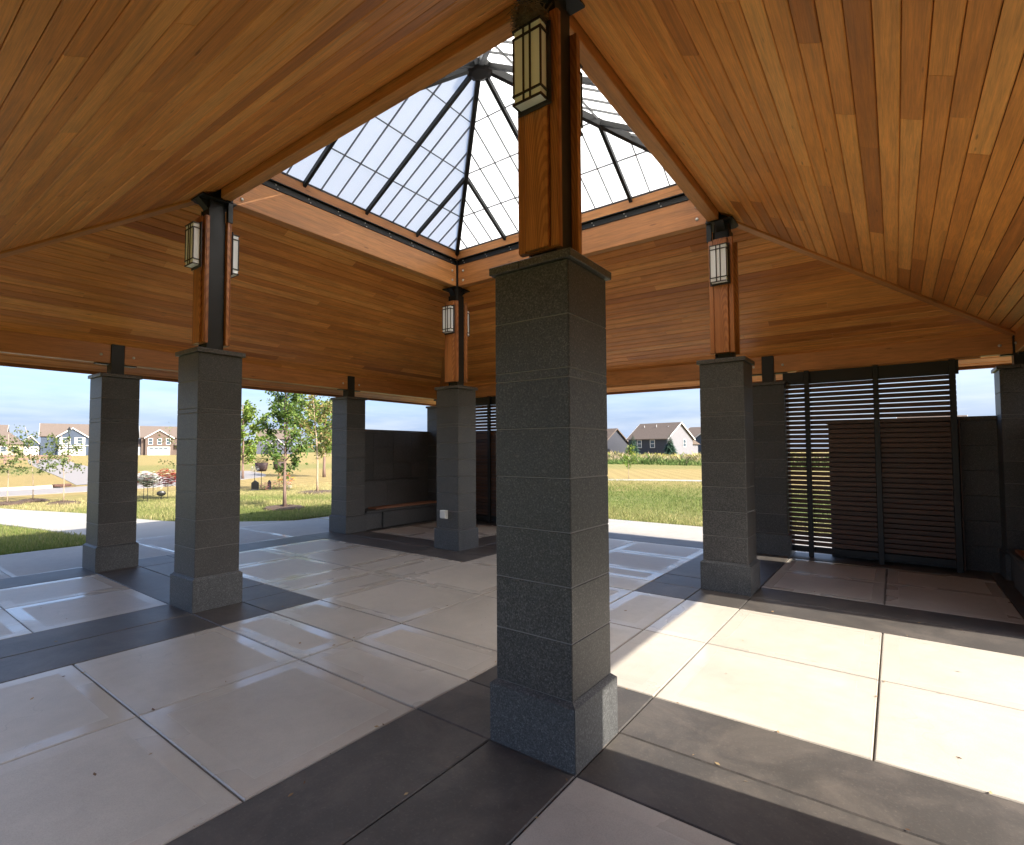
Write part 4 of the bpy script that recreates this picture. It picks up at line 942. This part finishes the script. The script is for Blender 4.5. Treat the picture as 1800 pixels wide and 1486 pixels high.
MB().box(10.003, 13.0, .5, 9, -.6, 2.6).build('rear_wing', M_sgrey, h); MB().prism([(10.003, .1, 2.6), (13.5, .1, 2.6), (10.003, .1, 3.9)], (0, 9.2, 0)).build('wing_roof', M_hroof, h)
h = house('brown roofed house left of the charcoal one, half hidden', (121.0, 54.0), R(-15))
wallbox(h, 0, 10, 0, 12, 2.9, M_schar); gable_roof(h, 0, 10, 0, 12, 2.9, 6.6, 'y', M_schar, .4, 'roof', M_hroof); xwin(h, 2.6, .6, 1.6, 1.3); xwin(h, 6.0, .6, .9, 1.3)
MB().prism([(-2.5, 6.0, 2.75), (0, 6.0, 3.4), (0, 6.0, 2.75)], (0, 7, 0)).build('porch_roof', M_hroof, h)
h = house('slate blue house with small gable right of the charcoal one', (150.0, 37.0), R(-15))
wallbox(h, 0, 10, -6, 8, 4.9, M_sblue); gable_roof(h, 0, 10, -6, 8, 4.9, 7.6, 'y', M_sblue, .4); wallbox(h, -2, -.003, -2.5, 3.5, 3.9, M_sblue); gable_roof(h, -2, 3, -2.5, 3.5, 3.9, 6.0, 'x', M_sblue, .3, 'front_roof'); xwin(h, 5.5, 2.9, 1.0, 1.4)
h = house('roof corner of a house peeking over the granite wall at right', (97.0, -9.2), R(0))
wallbox(h, 0, 9, 0, 7, 3.6, M_sgrey); gable_roof(h, 0, 9, 0, 7, 3.6, 6.2, 'y', M_sgrey)

# ================================================================ street lamp, fence, memorials
sl = empty('street_lamp', (18.9, 82.0, zg(18.9, 82))); tag(sl, 'black street lamp post in front of the blue house', 'street lamp')
MB().lathe([(.16, 0), (.16, .5), (.075, .7), (.055, 3.6), (.09, 3.7)], n=10).build('post', M_steel, sl)
MB().lathe([(.12, 3.72), (.2, 4.2), (.16, 4.22)], n=8).build('lantern', M_glass, sl); MB().lathe([(.27, 4.23), (.12, 4.42), (.03, 4.6)], n=8).build('lantern_cap', M_steel, sl)
fn = empty('rail_fence', (8.9, 79.0, zg(9, 79)), R(-6)); tag(fn, 'dark low rail fence at the far left edge', 'fence')
for i in range(4): MB().bbox(-.12+i*3.0, .12+i*3.0, -.1, .1, -.2, 1.05, .01).build('post', M_bark, fn)
for z in (.55, .9): MB().bbox(-.3, 9.3, -.16, -.101, z-.09, z+.09, .01).build('rail', M_bark, fn)
def petals(cx, cols, n_, r_, seed, flat=.6):
    rg = random.Random(seed); out_ = {}
    for _ in range(n_):
        c = Vector((rg.gauss(0, 1), rg.gauss(0, 1), rg.gauss(0, 1)*flat)).normalized()*r_*rg.uniform(.55, 1.05); c.z *= flat; mt = rg.choice(cols)
        m = out_.setdefault(mt.name, (MB(), mt))[0]; s = r_*rg.uniform(.16, .27)
        for q in range(6):
            a = q*1.047; d = Vector((math.cos(a), math.sin(a), .25)); p = Vector((-math.sin(a), math.cos(a), 0)); o_ = Vector(cx)+c
            m.add([o_, o_+d*s*.6+p*s*.3, o_+d*s, o_+d*s*.6-p*s*.3], [(0, 1, 2, 3)])
    return out_
M_red = plain('red_petal', (0.42, 0.015, 0.02), .6); M_wp = plain('white_petal', (0.80, 0.79, 0.76), .6, 0, .05); M_gl = plain('stem_leaf', (0.07, 0.14, 0.03), .6)
M_org = plain('orange_petal', (0.75, 0.16, 0.04), .6); M_pink = plain('pink_petal', (0.7, 0.25, 0.28), .6); M_yel = plain('yellow_petal', (0.75, 0.5, 0.05), .6)
M_pot = plain('pot_brown', (0.05, 0.028, 0.024), .7); M_blk = plain('black_marker', (0.012, 0.012, 0.012), .35)
def stake_pot(label, loc, cols, H, r_, seed, pot=True, trail=False):
    t = empty('flower_stand', (*loc, zg(*loc))); tag(t, label, 'flowers', 'memorial flowers on the lawn')
    MB().tube([(0, 0, -.05), (0, 0, H)], .009, 6).build('stake', M_steel, t)
    if pot: MB().lathe([(.06, H), (r_*.55, H+.05), (r_*.68, H+.18), (r_*.6, H+.18)], n=14).build('pot', M_pot, t, smooth=True)
    zz = H+(.27 if pot else .05)
    for nm, (m, mt) in petals((0, 0, zz), cols, 260, r_*1.35, seed, .85).items(): m.build('blooms', mt, t)['kind'] = 'stuff'
    for nm, (m, mt) in petals((0, 0, zz-.08), [M_gl], 40, r_*1.1, seed+5).items(): m.build('leaves', mt, t)['kind'] = 'stuff'
    if trail:
        for nm, (m, mt) in petals((r_*1.2, -r_*.6, zz-.16), [M_wp], 50, r_*.75, seed+9, 1.2).items(): m.build('trailing_blooms', mt, t)['kind'] = 'stuff'
    return t
stake_pot('white flowers in a round dark pot on a stake by the leftmost column', (4.23, 17.16), [M_wp, M_wp, M_wp, M_gl], .50, .24, 1, True, True)
stake_pot('red and white flowers left of the potted white ones', (4.5, 18.2), [M_red, M_red, M_wp], .66, .24, 3, False)
stake_pot('red and white flower bunch beside the left inner column', (5.15, 17.9), [M_red, M_red, M_red, M_wp], .68, .28, 4, False, True)
stake_pot('pale flowers behind the potted white ones', (5.1, 19.0), [M_wp, M_wp, M_pink], .55, .2, 6, False)
mk = empty('grave_marker', (4.92, 17.85, zg(5, 18))); tag(mk, 'small black oval marker on a peg in the lawn', 'marker')
MB().ball((0, 0, .22), .15, 12, 8, (.95, .28, .62)).build('plaque', M_blk, mk, rz=R(-20), smooth=True); MB().tube([(0, 0, -.05), (0, 0, .16)], .014, 6).build('peg', M_blk, mk)
def hanging(label, loc, H, seed):
    t = empty('planter_stand', (*loc, zg(*loc))); tag(t, label, 'planter', 'dark planters at the memorial garden')
    MB().tube([(0, 0, -.05), (0, 0, H)], .014, 6).build('stake', M_steel, t)
    MB().lathe([(.19, H), (.25, H+.12), (.29, H+.38), (.26, H+.38)], n=16).build('pot', M_pot, t, smooth=True)
    for nm, (m, mt) in petals((0, 0, H+.48), [M_gl, M_gl, M_leafy], 190, .27, seed, .8).items(): m.build('leaves', mt, t)['kind'] = 'stuff'
    for nm, (m, mt) in petals((.1, -.1, H+.48), [M_pink], 16, .24, seed+2).items(): m.build('blooms', mt, t)['kind'] = 'stuff'
hanging('left of two dark planters at the memorial garden', (10.06, 20.3), .75, 11)
hanging('right of two dark planters, beside the maple trunk', (10.95, 20.3), .78, 12)
def lantern(label, loc, w_, hh):
    t = empty('memorial_stone', (*loc, zg(*loc)), R(-35)); tag(t, label, 'marker', 'small memorial markers')
    MB().prism([(-w_, -.05, 0), (w_, -.05, 0), (w_, -.05, hh*.75), (0, -.05, hh), (-w_, -.05, hh*.75)], (0, .1, 0)).build('slab', M_blk, t); MB().bbox(-w_*1.2, w_*1.2, -.09, .09, -.03, .03, .01).build('foot', M_granb, t)
lantern('dark arched memorial marker at the left of the memorial garden', (9.25, 19.4), .15, .42); lantern('narrow dark memorial marker in the memorial garden', (9.85, 19.3), .07, .42)
for lb, loc, cols, r_, sd_, z_ in [('rust red ornamental tuft between the memorial markers', (9.55, 19.2), [M_rust, M_rust, M_pink], .2, 21, .16), ('pinkish tuft below the left dark planter', (10.1, 19.4), [M_pink, M_rust, M_gl], .24, 22, .16),
                             ('orange and yellow flower bunch below the right dark planter', (10.75, 19.5), [M_org, M_yel, M_gl, M_pink], .34, 23, .38), ('white flowers low on the memorial garden edge', (10.5, 19.0), [M_wp, M_gl], .2, 24, .12),
                             ('white pinwheel blooms left in the memorial garden', (9.5, 19.9), [M_wp], .17, 25, .85)]:
    t = empty('flower_bunch', (*loc, zg(*loc))); tag(t, lb, 'flowers', 'memorial flowers on the lawn')
    MB().tube([(0, 0, -.04), (.01, 0, z_)], .012, 5).build('stem', M_gl if z_ < .5 else M_steel, t)
    for nm, (m, mt) in petals((0, 0, z_), cols, 90, r_*1.15, sd_, .9).items(): m.build('blooms', mt, t)['kind'] = 'stuff'
# far tree belt behind the houses
k = NM('far_wood', 0.9, 0, 0.1); k.color(k.mix(k.noise(k.n('ShaderNodeNewGeometry').outputs['Position'], .4, 5), (0.03, 0.05, 0.02), (0.08, 0.11, 0.04)))
m = MB(); rg = random.Random(77)
for i in range(110):
    a = R(rg.uniform(8, 82)); d = rg.uniform(240, 330); m.ball((d*math.cos(a), d*math.sin(a), rg.uniform(1, 2.0)), rg.uniform(2.0, 3.6), 9, 6, (rg.uniform(1, 1.9), rg.uniform(1, 1.9), rg.uniform(.7, 1.0)))
tag(m.build('far_wood', k.m), 'low far-off belt of trees behind the houses', 'trees', kind='stuff')

# ================================================================ dry leaf scraps caught along the joints
k = NM('dry_leaf', 0.9); gi = k.n('ShaderNodeNewGeometry'); k.color(k.ramp(gi.outputs['Random Per Island'], [(0, (0.10, 0.055, 0.03)), (0.6, (0.24, 0.15, 0.07)), (1, (0.34, 0.25, 0.13))]))
m = MB(); rg = random.Random(55)
for i in range(190):
    if rg.random() < .6:
        g_ = rg.choice([-1.43, -0.27, 0.27, 0.85, C, 3.39, 3.97]); q = rg.uniform(-2.2, 5.5); x, y = (g_+rg.gauss(0, .02), q) if rg.random() < .5 else (q, g_+rg.gauss(0, .02))
    else: x, y = rg.uniform(-2.2, 5.5), rg.uniform(-2.2, 5.5)
    if any(abs(x-a) < .29 and abs(y-b) < .29 for a in (0, S) for b in (0, S)): continue
    a = rg.uniform(0, 6.28); l_ = rg.uniform(.006, .02); d = Vector((math.cos(a), math.sin(a), 0))*l_; p = Vector((-d.y, d.x, 0))*rg.uniform(.25, .6); c = Vector((x, y, .004))
    m.add([c-d, c+p+Vector((0, 0, .004)), c+d+Vector((0, 0, rg.uniform(0, .006))), c-p], [(0, 1, 2), (0, 2, 3)])
tag(m.build('leaf_litter', k.m), 'tiny dry leaf scraps scattered along the slab joints', 'litter', kind='stuff')
